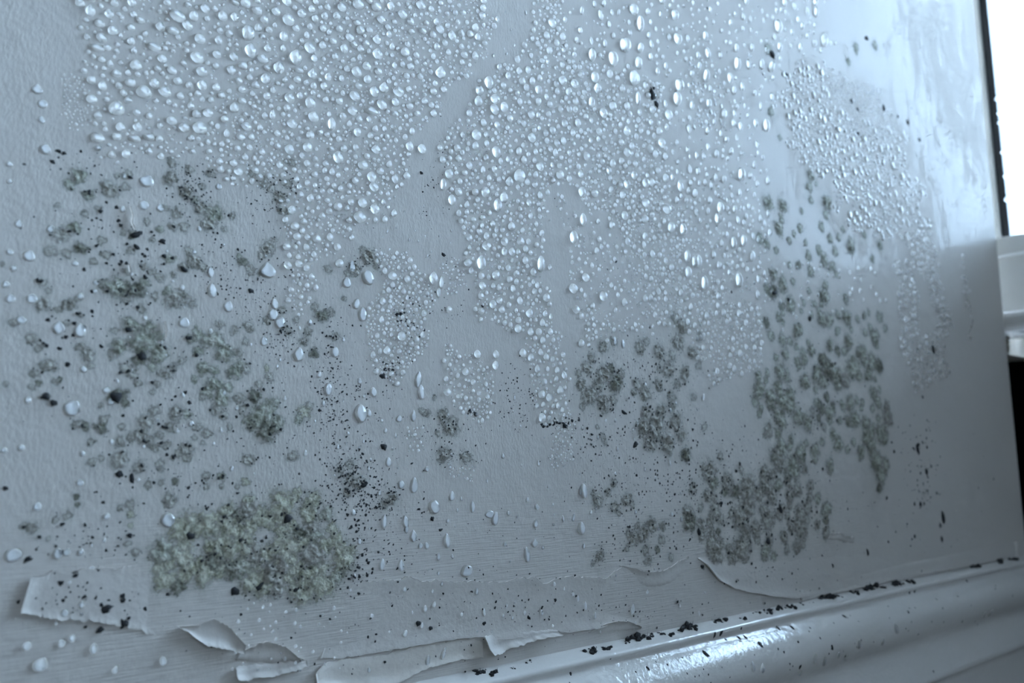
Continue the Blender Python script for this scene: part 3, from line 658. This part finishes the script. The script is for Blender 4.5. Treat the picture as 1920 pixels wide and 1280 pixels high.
def where(x, y):
    if x > 1390 and y < 320: return 'in the bright window glare'
    if x > 1660: return 'on the shaded far end of the wall'
    if y > 1060 and x < 420: return 'on or beside the long paint tongue'
    if y > 1060: return 'on the paint strip above the skirting'
    if x > 1200 and y < 320: return 'below the long drips on the bluish wall'
    if y < 440 and x < 1000: return 'on the bare wall among the drop fields'
    if x < 640: return 'on bare wall beside the left growth'
    return 'on the bare middle of the wall'
rk = {}
for (x, y, d, st, ang) in lone:
    r = 0.5 * d * mpp(x, y)
    o = put('mould_spot', rng.choice(SPOTS), x, y, r * st, r / st ** 0.4, r * 0.9, ang, None, -0.0006 if y > 1060 else 0)
    w = where(x, y); k = rk.get(w, 0); rk[w] = k + 1
    tag(o, ORD[min(k, 38)] + 'largest black mould spot ' + w, 'mould spot', 'black spots ' + w)
def mass(name, items, tmpl_verts, tmpl_faces, mat, label, cat, attr=None):
    """thousands of small pieces joined into one mesh; items: 3x3 matrix rows and a place each"""
    k = len(tmpl_verts[0]); VV = []; FF = []; off = 0
    for i, (mt, loc, ti) in enumerate(items):
        VV.append(np.asarray(tmpl_verts[ti]) @ mt.T + loc); FF.append(np.asarray(tmpl_faces[ti]) + off); off += len(tmpl_verts[ti])
    V = np.concatenate(VV); Fa = np.concatenate(FF)
    me = bpy.data.meshes.new(name)
    me.vertices.add(len(V)); me.vertices.foreach_set('co', V.ravel())
    me.loops.add(Fa.size); me.loops.foreach_set('vertex_index', Fa.ravel().astype(np.int32))
    me.polygons.add(len(Fa)); me.polygons.foreach_set('loop_start', np.arange(0, Fa.size, Fa.shape[1], dtype=np.int32))
    me.update(calc_edges=True); me.polygons.foreach_set('use_smooth', np.ones(len(Fa), bool))
    me.materials.append(mat)
    o = link(name, me)
    return tag(o, label, cat, None, 'stuff')
def basis(rot, sx, sy, sz):
    c, s = math.cos(rot), math.sin(rot)
    return np.array([[c, 0, s], [0, 1, 0], [-s, 0, c]]) @ np.diag([sx, sy, sz])
sv = [[(0, -0.5, 0)] + [(q * math.cos(a), 0.05, q * math.sin(a)) for a, q in zip(np.linspace(0, 2 * math.pi, 8)[:-1], qs)] for qs in ([1, .8, 1, .9, .7, 1, .9], [.8, 1, .7, 1, 1, .8, .9], [1, 1, .8, .7, 1, .9, .8])]
sf = [[(0, 1 + s, 1 + (s + 1) % 7) for s in range(7)]] * 3
items = []
for (x, y, d, st, ang) in dust:
    r = 0.5 * d * mpp(x, y); c = W(x, y); onp = near_patch(x, y)[1] < 16
    items.append((basis(ang, r * st, r, r / st ** 0.4), np.array([c[0], -0.0010 if y > 1060 else (-0.0006 if onp else 0), c[2]]), rng.randrange(3)))
mass('mould_dust', items, sv, sf, M_BLACK, 'fine black mould specks peppered over the wall', 'mould specks')

# ------------------------------------------------------------------ grime along the skirting
def clump_mesh(seed, nb=18):
    r = random.Random(seed); bm = bmesh.new()
    for i in range(nb):
        g = bmesh.ops.create_icosphere(bm, subdivisions=1, radius=r.uniform(0.09, 0.28))
        mv = Vector((r.gauss(0, 0.45), r.gauss(0, 0.22), r.gauss(0, 0.12) + 0.12))
        for v in g['verts']:
            v.co = v.co * r.uniform(0.7, 1.35) + mv
    for i in range(6):                                     # hair-like tufts
        x, y = r.uniform(-0.9, 0.9), r.uniform(-0.3, 0.3); dx, dz = r.uniform(-0.4, 0.4), r.uniform(0.3, 0.75)
        a = bm.verts.new((x - 0.05, y, 0)); b = bm.verts.new((x + 0.05, y, 0)); c = bm.verts.new((x, y + 0.07, 0)); d = bm.verts.new((x + dx, y, dz))
        for f in ((a, b, d), (b, c, d), (c, a, d)): bm.faces.new(f)
    me = bpy.data.meshes.new('grime_clump'); bm.to_mesh(me); bm.free(); me.materials.append(M_BLACK)
    return me
CL = [clump_mesh(s) for s in range(6)]
def skirt_point(px, py):
    """where the sight line through a place of the photograph meets the skirting profile"""
    r = RM.T @ np.array([px - 960.0, py - 640.0, F])
    for j in range(len(prof) - 1):
        (y0, z0), (y1, z1) = prof[j], prof[j + 1]
        # CAM + t r = (.., y0 + s dy, z0 + s dz)
        A = np.array([[r[1], -(y1 - y0)], [r[2], -(z1 - z0)]]); bvec = np.array([y0 - CAM[1], z0 - CAM[2]])
        if abs(np.linalg.det(A)) < 1e-12: continue
        t, s = np.linalg.solve(A, bvec)
        if t > 0 and 0 <= s <= 1:
            n = np.array([0, z1 - z0, -(y1 - y0)]); n /= np.linalg.norm(n)
            if n[1] > 0: n = -n
            return CAM + r * t, n
    return None, None
ledge = [(885,1252,24),(925,1243,16),(985,1234,14),(960,1250,8),(1073,1216,10),(1110,1193,18),(1132,1200,14),(1142,1190,12),(1182,1192,30),(1160,1196,12),(1173,1204,8),(1212,1186,14),(1232,1184,16),(1258,1171,12),(1275,1172,30),(1291,1174,20),(1343,1163,20),(1396,1160,10),
         (1418,1147,16),(1436,1143,18),(1455,1138,18),(1480,1136,18),(1500,1130,12),(1443,1131,10),(1522,1128,8),(1545,1119,28),(1565,1115,10),(1598,1109,18),(1618,1101,30),(1630,1103,14),(1650,1100,14),(1672,1092,22),(1682,1094,16),(1705,1090,16),(1820,1062,16),(1832,1060,12),(1875,1053,24),(1898,1049,16)]
for i, (x, y, w) in enumerate(ledge):
    p, n = skirt_point(x, y)
    if p is None or p[2] < -0.0972: p = W(x, y, -0.005); p[2] = -0.0945
    s = 0.5 * w * (P(p)[2] / F) / 0.5
    o = link('grime_clump', CL[i % 6]); o.location = (p[0], min(max(p[1], -0.0085), -0.002), -0.0953); o.scale = (s, min(s, 0.005), s * 0.8); o.rotation_euler = (0, 0, rng.uniform(-0.5, 0.5))
    k = sorted(range(len(ledge)), key=lambda t: -ledge[t][0]).index(i)
    tag(o, ORD[k] + 'clump of black grime from the window along the skirting ledge' if k else 'clump of black grime on the skirting ledge nearest the window', 'grime', 'grime on the skirting ledge')
bead_spots = [(1323,1225,13,1.3),(1425,1207,11,1.4),(1215,1252,8,1.3),(1340,1190,8,1.6),(1352,1187,9,1.6),(1360,1198,7,1.4),(1385,1195,8,1.6),(1398,1195,8,1.4),(1390,1178,5,1.2),(1459,1177,9,1.6),(1485,1176,9,1.4),(1583,1155,7,1.4),(1500,1250,8,1.6),(1560,1213,8,1.4),(1703,1147,6,1.2),
              (1705,1111,7,1.6),(1715,1108,7,1.6),(1812,1088,6,1.6),(1070,1262,7,1.2),(1145,1235,4,1.2),(1470,1222,5,1.2),(1585,1230,5,1.2),(1750,1258,5,1.2)]
for k in range(90):
    x = rng.uniform(1000, 1900); y = 1216 - (x - 1280) * 0.236 + rng.uniform(6, 90)
    bead_spots.append((x, y, rng.uniform(2, 4.5), 1.3))
small = []
for i, (x, y, d, st) in enumerate(bead_spots):
    p, n = skirt_point(x, y)
    if p is None: continue
    s = 0.5 * d * P(p)[2] / F
    if d > 4.6:
        o = link('mould_spot', SPOTS[i % 8]); o.location = p
        q = Vector((0, -1, 0)).rotation_difference(Vector(n)); o.rotation_euler = q.to_euler(); o.scale = (s, s * 0.8, s * st)
        k = sorted([t[0] for t in bead_spots if t[2] > 4.6], reverse=True).index(x)
        lb_ = 'largest black mould spot on the glossy glare of the skirting roll' if d > 12 else (ORD[k] + 'black mould spot from the window on the skirting roll' if k else 'black mould spot on the skirting roll nearest the window')
        tag(o, lb_, 'mould spot', 'mould spots on the skirting roll')
    else:
        q = np.array(Vector((0, -1, 0)).rotation_difference(Vector(n)).to_matrix())
        small.append((q @ np.diag([s, s, s * st]), np.array(p), i % 3))
mass('skirting_specks', small, sv, sf, M_BLACK, 'fine black specks scattered over the white skirting board', 'mould specks')

# ------------------------------------------------------------------ water drops
def drop_template(seed, rings=6, seg=16, tear=0.3, angle=66, wob=0.10):
    r = random.Random(seed); al = math.radians(angle); V = []; Fc = []
    ph = [r.uniform(0, 6.28) for _ in range(3)]; am = [r.uniform(0, wob), r.uniform(0, wob * 0.7), r.uniform(0, wob * 0.5)]
    for k in range(rings + 1):
        q = math.sin(k / rings * math.pi / 2) if k < rings else 1.0
        h = math.sqrt(1 / math.sin(al) ** 2 - q * q) - 1 / math.tan(al)
        for s in range(seg if k else 1):
            a = 2 * math.pi * s / seg
            rr = q * (1 + sum(am[i] * math.cos((i + 2) * a + ph[i]) for i in range(3)))
            x, z = rr * math.sin(a), rr * math.cos(a)
            up = max(0.0, z)
            x *= 1 - tear * up ** 1.4
            z *= 1 + 0.35 * tear * (z > 0)
            z -= 0.16 * (1 - q) * (0.5 + tear)
            V.append((x, -h if k < rings else 0.06, z))
    for s in range(seg): Fc.append((0, 1 + (s + 1) % seg, 1 + s, 0))
    for k in range(rings - 1):
        for s in range(seg):
            a, b = 1 + k * seg + s, 1 + k * seg + (s + 1) % seg
            Fc.append((a, b, b + seg, a + seg))
    return V, Fc
BIG = [drop_template(s, 7, 20, [0.1, 0.25, 0.4, 0.55, 0.3, 0.15, 0.45, 0.05][s % 8], 74 + 3 * (s % 5), 0.10) for s in range(16)]
def drop_mesh(t):
    V, Fc = t
    return mesh('water_drop', V, [f[:3] if f[3] == 0 and f[0] == 0 else f for f in Fc], M_WATER)
BIGM = [drop_mesh(t) for t in BIG]
MID = [drop_template(s + 50, 5, 12, [0.1, 0.3, 0.5, 0.2][s % 4], 76, 0.09) for s in range(10)]
TINY = [drop_template(s + 80, 4, 9, 0.15, 76, 0.08) for s in range(6)]

drops = []          # x, y, diameter (photograph height), width ratio on the wall, height ratio, lean
cell = {}
def free(x, y, r, gap):
    k = squash(x, y)
    for i in range(int((x - 40) // 24), int((x + 40) // 24) + 1):
        for j in range(int((y - 40) // 24), int((y + 40) // 24) + 1):
            for (a, b, q, kk) in cell.get((i, j), ()):
                if ((a - x) / kk) ** 2 + (b - y) ** 2 < ((r + q) * gap) ** 2: return False
    return True
def add_drop(x, y, d, wr=1.0, hr=1.0, lean=0.0, gap=None):
    if gap is not None and not free(x, y, d / 2, gap): return False
    k = squash(x, y)
    drops.append((x, y, d, wr, hr, lean)); cell.setdefault((int(x // 24), int(y // 24)), []).append((x, y, d / 2, k)); return True
BIGHAND = [(333,30,22,1.25),(364,30,20,.8),(385,16,16,1),(418,30,19,.85),(461,6,18,1),(541,37,22,1),(566,26,16,1),(496,37,15,1),(352,48,17,1.1),(466,62,29,.8),(484,52,15,.9),(375,73,19,1),(324,57,15,1.5),(470,95,25,.85),(493,110,17,1.25),(555,108,29,.75),(581,90,20,1),(523,127,22,.9),
    (370,108,22,1.05),(379,134,20,1),(379,160,18,1),(255,122,20,1),(245,155,17,1.1),(270,172,24,1.1),(290,156,19,.9),(309,172,17,1.4),(219,203,27,1),(375,240,23,1.1),(390,212,17,1),(322,226,16,1.1),(258,238,15,1.1),(280,257,15,1.2),(183,259,19,1.3),(440,202,19,.9),(543,184,18,1),(582,193,22,.9),
    (588,219,20,1),(548,232,18,1),(462,237,15,1.3),(543,280,18,1),(577,276,20,.9),(582,253,16,1),(498,148,19,.9),(586,139,18,.9),(438,305,14,1),(452,257,13,1.3),(460,294,12,1),(414,317,13,1),(634,295,21,1),(634,387,17,1),(170,20,20,.8),(205,26,17,.8),(150,5,16,1),(182,90,14,1.8),(187,44,14,1.2),(289,88,15,1.7),
    (253,260,13,1.5),(299,260,12,1.1),(232,174,12,1),(214,203,10,1),(334,152,16,.9),(440,5,10,1.6),(410,76,16,.8),(430,63,14,1),(532,68,18,.8),(561,132,12,1.3),(520,250,12,1),(425,250,15,.7),(497,217,14,.8),(511,215,18,.6),(622,233,24,.6),
    (672,8,20,1.1),(706,13,19,1.1),(733,12,15,1),(789,10,18,1),(755,27,17,1),(715,37,15,1.1),(676,57,17,1),(707,74,16,1),(708,102,20,1),(760,98,18,1),(669,135,20,1),(688,124,17,1),(826,137,22,.9),(716,196,19,1),(702,172,20,.9),(720,165,19,.9),(747,172,19,1),(665,180,18,1.1),(661,208,17,1),(696,208,16,1.7),
    (916,155,22,.8),(928,186,19,.9),(927,205,19,.9),(945,201,19,.8),(897,190,20,.8),(899,170,19,.8),(893,253,19,1),(997,258,17,1),(1055,151,18,.9),(1131,212,18,.9),(1036,244,14,1),(791,279,16,1.1),(705,280,16,1.1),(681,310,19,1),(697,332,19,1),(701,350,17,1.1),(680,380,18,1),(703,392,20,.9),(675,407,22,1.1),
    (847,375,19,.8),(842,326,19,.9),(930,285,21,.8),(974,330,25,1),(910,360,20,.9),(1050,328,18,.9),(933,385,24,.7),(945,370,21,.8),(891,360,15,.9),(880,310,14,1),(1091,360,17,1),(831,346,23,.5),(1012,312,16,1),(860,297,12,1.2),
    (912,461,18,1),(902,493,24,.8),(930,516,20,.75),(1014,495,30,.5),(813,522,24,.7),(736,517,15,1.2),(764,523,14,1),(1075,445,22,.8),(1075,541,18,1.1),(1080,580,15,1.2),(1098,520,15,1.1),(971,616,15,1),(753,630,17,1),(718,565,13,1.1),(902,583,14,1),(873,697,14,1.1),(895,664,15,1),(930,664,15,.9),(929,685,15,1),
    (726,657,15,1),(839,735,14,1.2),(828,530,24,.35),(823,548,18,.4),(1131,555,18,1),(842,580,13,1),(946,453,16,1),(976,452,16,1.1),(985,488,14,1),(1000,510,15,.9),(960,472,15,1),(941,580,14,1),(972,600,13,1),(995,622,15,.9),(1010,622,15,.9),(1017,605,13,1),(1090,643,14,1.1),
    (1188,146,30,.6),(1174,85,28,.6),(1200,45,26,.5),(1168,85,24,.55),(1197,118,24,.6),(1149,110,28,.65),(1110,103,24,.6),(1188,18,20,.9),(1265,28,20,.8),(1270,73,20,.8),(1273,160,24,.7),(1115,145,20,.8),(1120,166,18,.8),(1194,148,22,.5),(1269,185,28,.5),(1196,185,26,.35),(1109,192,20,.6),(1240,268,17,.9),(1226,180,12,1),
    (1210,343,16,1),(1210,380,16,1.1),(1250,392,18,1),(1115,362,16,1),(1093,412,22,.6),(1258,426,20,.8),(1280,430,22,.6),(1290,510,22,.6),(1320,530,26,.5),(1385,525,28,.55),(1310,490,24,.5),(1302,490,24,.5),(1288,480,24,.5),(1375,455,22,.5),(1345,410,22,.6),(1350,390,24,.6)]
for b in BIGHAND: add_drop(b[0], b[1], b[2], b[3], 1.0, 0.0)
def field(poly, passes, gap=1.02, seed=0, ragged=10, flat=1.0, tall=1.0):
    r = random.Random(seed); poly = np.array(poly, float); lo, hi = poly.min(0) - 8, poly.max(0) + 8
    for (n, d0, d1, wr) in passes:
        pts = np.array([(r.uniform(lo[0], hi[0]), r.uniform(lo[1], hi[1])) for _ in range(n)])
        wob = np.array([(mnoise.noise(Vector((x / 34, y / 34, seed))) * ragged * 1.6, mnoise.noise(Vector((x / 34, y / 34, seed + 9.5))) * ragged * 1.6) for x, y in pts])
        for (x, y), ok in zip(pts, inside(poly, pts + wob)):
            if not ok: continue
            d = d0 + (d1 - d0) * r.random() ** 1.5
            add_drop(x, y, d, wr * r.uniform(0.8, 1.12), flat * r.uniform(0.85, 1.1), r.gauss(0, 0.25), gap * 1.08 if d > 6.5 else gap * 1.22)
field([(145,-10),(430,-10),(450,120),(420,250),(330,300),(180,290),(160,150)], [(240,11,18,1.05),(700,6,11,1.1),(900,3.5,6,1.1)], 1.08, 1)
field([(430,-10),(600,-10),(600,120),(560,210),(430,250),(440,120)], [(200,11,18,1),(600,6,11,1),(900,3.5,6,1)], 1.06, 2)
field([(118,140),(165,140),(185,220),(150,250),(120,230)], [(500,3.2,6,1)], 1.0, 3)
field([(380,280),(420,180),(560,120),(600,180),(610,300),(560,340),(480,345),(430,345)], [(250,10,16,1),(900,5,10,1),(1600,3,5,1)], 1.02, 4)
field([(590,-10),(905,-10),(925,40),(925,80),(905,110),(860,150),(800,220),(770,250),(760,360),(700,420),(650,440),(640,490),(600,470),(570,590),(545,580),(530,480),(520,390),(560,330),(610,300),(600,150)],
      [(500,12,17,1),(2600,6.5,12,1),(11000,3.2,6.5,1)], 0.99, 5, 17)
field([(820,290),(840,250),(880,200),(910,140),(975,110),(1000,60),(1055,-10),(1065,60),(1080,110),(1190,120),(1250,210),(1255,420),(1180,440),(1100,370),(1040,350),(1020,430),(1030,540),(1045,620),(1075,740),(1075,790),(1010,780),(995,700),(985,650),(905,590),(880,500),(860,380)],
      [(700,12,17,.95),(4500,6.5,12,.95),(16000,3.2,6.5,.95)], 0.98, 6, 17)
field([(1000,-10),(1055,-10),(1060,60),(1010,85)], [(500,4,9,1)], 1.0, 7)
field([(1150,420),(1270,380),(1330,520),(1430,580),(1430,690),(1400,720),(1340,715),(1320,650),(1220,600),(1200,520)], [(300,9,14,.85),(1800,5,9,.9),(4500,3,5,.95)], 1.0, 8, 26)
field([(1040,360),(1150,420),(1200,520),(1230,600),(1230,640),(1090,610),(1060,450)], [(50,9,14,.9),(330,4.5,9,.9),(700,2.6,4.5,1)], 1.1, 9)
field([(700,465),(760,470),(800,520),(820,560),(790,600),(808,620),(790,660),(745,720),(705,700),(690,640),(688,580),(720,540)], [(150,8,13,1),(1100,4.5,8,1),(4000,2.8,4.5,1)], 0.99, 10, 6)
field([(825,500),(870,490),(880,540),(830,560)], [(400,3,6.5,1)], 1.02, 11)
field([(828,645),(880,660),(925,700),(925,770),(900,795),(850,760),(835,720)], [(60,8,12,1),(420,4.5,8,1),(1000,2.8,4.5,1)], 1.04, 12, 6)
field([(1050,790),(1078,790),(1075,860),(1040,880),(1025,865)], [(40,5,8,1),(500,2.8,5,1)], 1.0, 13, 4)
field([(760,800),(790,800),(800,850),(765,850)], [(200,3,7,1)], 1.02, 14, 4); field([(835,865),(890,875),(885,905),(840,895)], [(160,2.8,6,1)], 1.02, 15, 4)
field([(1090,560),(1140,570),(1160,640),(1100,650)], [(40,8,12,1),(220,4,8,1)], 1.05, 16, 5)
field([(1060,-10),(1540,-10),(1560,100),(1450,120),(1440,330),(1440,420),(1360,420),(1250,300),(1240,180),(1180,100),(1070,90)], [(160,14,26,.55),(500,9,16,.6),(1500,4,9,.7)], 1.12, 17, 24)
field([(1250,300),(1440,400),(1430,560),(1330,520),(1260,420)], [(160,12,22,.6),(500,7,13,.65),(900,3.5,7,.8)], 1.06, 18)
field([(1285,100),(1330,90),(1365,200),(1360,240),(1300,240)], [(1200,3.5,11,1)], 1.0, 19, 10, 0.5)
field([(1455,115),(1530,110),(1570,190),(1610,260),(1640,330),(1620,440),(1590,420),(1550,330),(1500,320),(1470,220)], [(300,9,14,1),(2600,5,9,1),(3000,3,5,1)], 0.98, 20, 24, 0.5)
field([(1600,230),(1680,240),(1720,330),(1740,430),(1690,440),(1640,430),(1610,330)], [(120,10,16,.8),(500,6,10,.9),(2500,3,6,1)], 1.02, 21, 22, 0.5)
field([(1540,130),(1640,160),(1700,260),(1600,260)], [(2500,2.6,5,1)], 1.0, 22, 10, 0.45)
field([(1685,440),(1740,430),(1790,620),(1760,640),(1745,540)], [(400,6,11,1),(1500,3.5,6,1)], 0.99, 23, 5)
field([(1675,490),(1715,480),(1725,640),(1765,620),(1778,690),(1770,710),(1720,730),(1690,660)], [(300,7,12,.8),(900,4,7,.9)], 1.02, 24, 6)
field([(1800,480),(1808,480),(1828,620),(1815,640)], [(200,4,8,.8)], 1.02, 25, 3)
field([(1440,480),(1640,500),(1660,560),(1440,620)], [(160,5,10,.7)], 1.3, 26)
# flat, half-run drops on the lower wall and by the left margin
FLATS = [(676,775,34,.8),(692,775,14,.8),(790,735,28,.5),(784,712,30,.5),(700,735,18,.8),(748,785,14,.9),(775,780,20,.6),(728,866,18,.7),(752,908,16,.9),(776,910,30,.6),(814,950,26,1.0),(847,930,18,.8),(760,978,24,.6),(762,990,20,.5),(775,1005,22,.7),(720,978,24,.6),(800,1023,14,.7),(788,1023,12,.8),(822,1044,14,.6),
         (838,1014,26,.6),(716,1058,22,.6),(752,1060,22,.6),(875,1070,24,1.1),(886,950,22,.5),(928,972,26,.7),(918,964,14,1.6),(988,1040,30,.5),(1004,982,16,.8),(1094,920,28,.7),(1088,920,18,.5),(1075,970,16,.5),(1090,990,24,.8),(1002,1018,16,1),(892,1108,14,.6),(796,1140,12,.7),(906,1147,14,.5),(1014,1148,12,.6),(1096,1135,16,.4),(1185,1140,18,.5),
         (1183,1145,16,.4),(1082,1122,12,.5),(830,1225,22,.4),(800,1238,22,.5),(758,1187,14,.7),(690,1255,10,.8),(1152,640,16,.7),(1210,725,14,.8),(1168,645,18,.5),(1318,745,14,.6),(690,520,28,.9),(660,500,22,.6),(502,508,28,1.1),(515,570,20,.7),(512,590,22,.9),(525,605,24,.8),(428,575,20,.9),(398,545,26,.6),(395,510,20,.6),(345,605,20,1),(495,640,18,.8),(560,665,26,.8),
         (628,660,20,.8),(615,730,24,.7),(680,590,26,.7),(668,570,20,.7),(650,530,20,.9),(135,765,30,1.0),(315,975,28,1.0),(70,950,16,1),(40,600,16,1),(110,615,24,.8),(60,560,18,1),(150,620,26,.8),(150,905,14,1),(50,1210,16,1),(115,1205,14,1),(75,1245,26,1),(175,1215,20,.7),(305,1238,18,.7),(135,1195,14,1),(25,1040,26,1.1),(108,1038,22,.7),(125,1035,14,1),(95,430,14,1),(35,420,14,1),(55,480,20,1),(20,560,16,1),(70,168,18,1),(80,195,16,1),(78,225,12,1),(85,280,18,1),(270,385,18,1),(300,390,14,1),(275,340,24,1),(410,350,12,1)]
for f in FLATS: add_drop(f[0], f[1], f[2], f[3], 0.40, rng.gauss(0, 0.25))
for (x, y) in [(rng.uniform(0, 240), rng.uniform(300, 1270)) for _ in range(44)]: add_drop(x, y, rng.uniform(6, 14), rng.uniform(.7, 1.2), 0.5, rng.gauss(0, .4), 1.6)
for (x, y) in [(rng.uniform(240, 700), rng.uniform(420, 900)) for _ in range(70)]: add_drop(x, y, rng.uniform(4, 12), rng.uniform(.6, 1.1), 0.5, rng.gauss(0, .4), 1.6)
for (x, y) in [(rng.uniform(640, 1320), rng.uniform(740, 1190)) for _ in range(150)]: add_drop(x, y, rng.uniform(3.5, 12), rng.uniform(.5, 1.1), 0.45, rng.gauss(0, .3), 1.6)
for (x, y) in [(rng.uniform(430, 640), rng.uniform(1130, 1260)) for _ in range(60)]: add_drop(x, y, rng.uniform(3.5, 8), 1, 0.6, 0, 1.5)
for (x, y) in [(rng.uniform(700, 870), rng.uniform(380, 480)) for _ in range(24)]: add_drop(x, y, rng.uniform(3, 8), .6, 0.5, rng.gauss(.4, .3), 1.6)
for (x, y) in [(rng.uniform(900, 1030), rng.uniform(10, 110)) for _ in range(22)]: add_drop(x, y, rng.uniform(3, 9), .6, 0.5, rng.gauss(.2, .3), 1.6)

ZONES = [('loose drops above the left mould', 'loose drops above the left mould', [(0,-40),(430,-40),(430,320),(0,320)]),
         ('loose upper drop field', 'drops of the loose upper field', [(430,-40),(600,-40),(600,360),(430,360)]),
         ('dense tapering drop field', 'drops of the dense tapering field', [(600,-40),(905,-40),(925,90),(800,230),(760,380),(560,600),(520,380)]),
         ('broad top of the central drop column', 'drops at the top of the central column', [(800,80),(1100,-40),(1110,440),(840,440)]),
         ('narrow foot of the central drop column', 'drops low in the central column', [(840,440),(1060,440),(1090,900),(840,900)]),
         ('drips on the bluish sheen', 'slender drips on the bluish sheen', [(1100,-40),(1560,-40),(1560,340),(1100,340)]),
         ('slanting drops beside the window glare', 'slanting drops beside the glare', [(1060,340),(1450,340),(1450,760),(1060,760)]),
         ('ring-like drops in the fogged glare patch', 'ring drops in the fogged patch', [(1450,60),(1900,60),(1900,760),(1450,760)]),
         ('island of drops between the mould growths', 'drops of the island', [(680,440),(840,440),(840,740),(680,740)]),
         ('flat water blobs among the left mould', 'flat blobs among the left mould', [(-40,320),(680,320),(680,1060),(-40,1060)]),
         ('drops lying on the peeling paint', 'drops on the peeling paint', [(-40,1060),(1500,1060),(1500,1300),(-40,1300)]),
         ('half-run drops on the bare middle', 'half-run drops on the bare middle', [(640,740),(1500,740),(1500,1060),(640,1060)])]
UNIQUE = {(219,203): 'largest round drop low in the loose drops above the left mould', (675,407): 'big round drop at the lower rim of the dense tapering field', (974,330): 'big bell-shaped drop at the centre of the central column',
          (902,493): 'tall pointed drop in the lower narrow half of the central column', (1014,495): 'long slanting drop at the right rim of the central column', (466,62): 'bean-shaped drop tall among the large loose drops',
          (183,259): 'wide drop with a dark fleck at its foot, lowest of the loose drops', (375,240): 'large plump drop alone below the loose drops', (676,775): 'large flat boot-shaped water blob on the bare wall below the island of drops', (791,279): 'single drop alone at the tip of the bare wedge',
          (1075,541): 'single dark-rimmed drop right of the central column', (1075,445): 'tall oval drop alone right of the central column', (814,950): 'flat ring-shaped water mark above a black speck', (776,910): 'long flat water smear beside the ring-shaped mark'}
drops = [d for d in drops if W(d[0], d[1])[2] > -0.090 and d[0] < 1862]
drops.sort(key=lambda d: -(d[2] ** 2 * d[3]))
rest_m, rest_t = [], []
rank = {}
for i, (x, y, d, wr, hr, lean) in enumerate(drops):
    r = 0.5 * d * mpp(x, y); c = W(x, y)
    yo = -0.0008 if y > 1090 else 0.0
    if i < 300:
        o = put('water_drop', rng.choice(BIGM), x, y, r * wr, r, r * min(1, wr + 0.2) * hr, lean * 0.6, None, yo)
        noun, grp, box = 'stray drops on the bare wall', 'stray drops', (0, 0, 1920, 1280)
        for a, b, pl in ZONES:
            if inside(pl, [(x, y)])[0]:
                q = np.array(pl); noun, grp, box = a, b, (*np.clip(q.min(0), 0, 1900), *np.clip(q.max(0), 0, 1280)); break
        lab = UNIQUE.get((x, y))
        if lab is None:
            cellname = part_of(x, y, box); k = rank.get((noun, cellname), 0); rank[noun, cellname] = k + 1
            shape = 'wide ' if wr > 1.2 else ('tall ' if wr < 0.72 else 'round ' if wr > 0.97 else '')
            lab = ORD[k] + 'largest ' + shape + 'drop, ' + cellname + ' of the ' + noun
        tag(o, lab, 'water drop', grp)
    else:
        mt = basis(lean * 0.6, r * wr, r * hr * min(1, wr + 0.15), r)
        loc = np.array([c[0], yo, c[2]])
        if d > 6: rest_m.append((mt, loc, rng.randrange(len(MID))))
        else: rest_t.append((mt, loc, rng.randrange(len(TINY))))
tv = [t[0] for t in MID]; tf = [t[1] for t in MID]
def tri(Fc): 
    out = []
    for f in Fc:
        if f[0] == f[3]: out.append((f[0], f[1], f[2]))
        else: out += [(f[0], f[1], f[2]), (f[0], f[2], f[3])]
    return out
allv = [t[0] for t in MID] + [t[0] for t in TINY]; allf = [tri(t[1]) for t in MID] + [tri(t[1]) for t in TINY]
mass('small_water_drops', rest_m + [(a, b, c + len(MID)) for a, b, c in rest_t], allv, allf, M_WATER, 'countless small clear water drops covering the damp wall', 'water drops')
# drops hanging on the skirting roll
for i, (px, py, d) in enumerate([(1528,1235,13),(1545,1240,13),(1572,1228,9),(1586,1233,10),(1611,1208,12),(1655,1203,10),(1680,1178,13),(1845,1153,10),(1857,1150,13),(1412,1250,14),(1430,1253,13),(1500,1262,9)]):
    p, n = skirt_point(px, py)
    if p is None: continue
    o = link('water_drop', BIGM[2 + i % 5]); o.location = p; s = 0.5 * d * P(p)[2] / F
    o.rotation_euler = Vector((0, -1, 0)).rotation_difference(Vector(n)).to_euler(); o.scale = (s * 0.9, s * 0.55, s * 1.3)
    k = sorted([1528,1545,1572,1586,1611,1655,1680,1845,1857,1412,1430,1500], reverse=True).index(px)
    tag(o, (ORD[k] + 'hanging drop from the window along the skirting roll') if k else 'hanging drop on the skirting roll nearest the window', 'water drop', 'drops hanging on the skirting')
# beads of water on the window gasket
for i, (px, py, d) in enumerate([(1869,185,8),(1886,330,9),(1891,372,14),(1872,213,6),(1873,230,6),(1880,285,8)]):
    r = RM.T @ np.array([px - 960.0, py - 640.0, F]); t = (WIN_X - 0.002) / r[0]; p = CAM + r * t
    o = link('water_drop', BIGM[i]); o.location = p; o.rotation_euler = (0, 0, -math.pi / 2)
    s = 0.5 * d * P(p)[2] / F; o.scale = (s, s, s)
    tag(o, ('top', 'second', 'third', 'fourth', 'fifth', 'lowest')[[0, 4, 5, 1, 2, 3][i]] + ' bead of water on the black window gasket', 'water drop', 'beads on the window gasket')
print('drops', len(drops), 'specks', len(speck), 'lone', len(lone), 'parts', n_part)
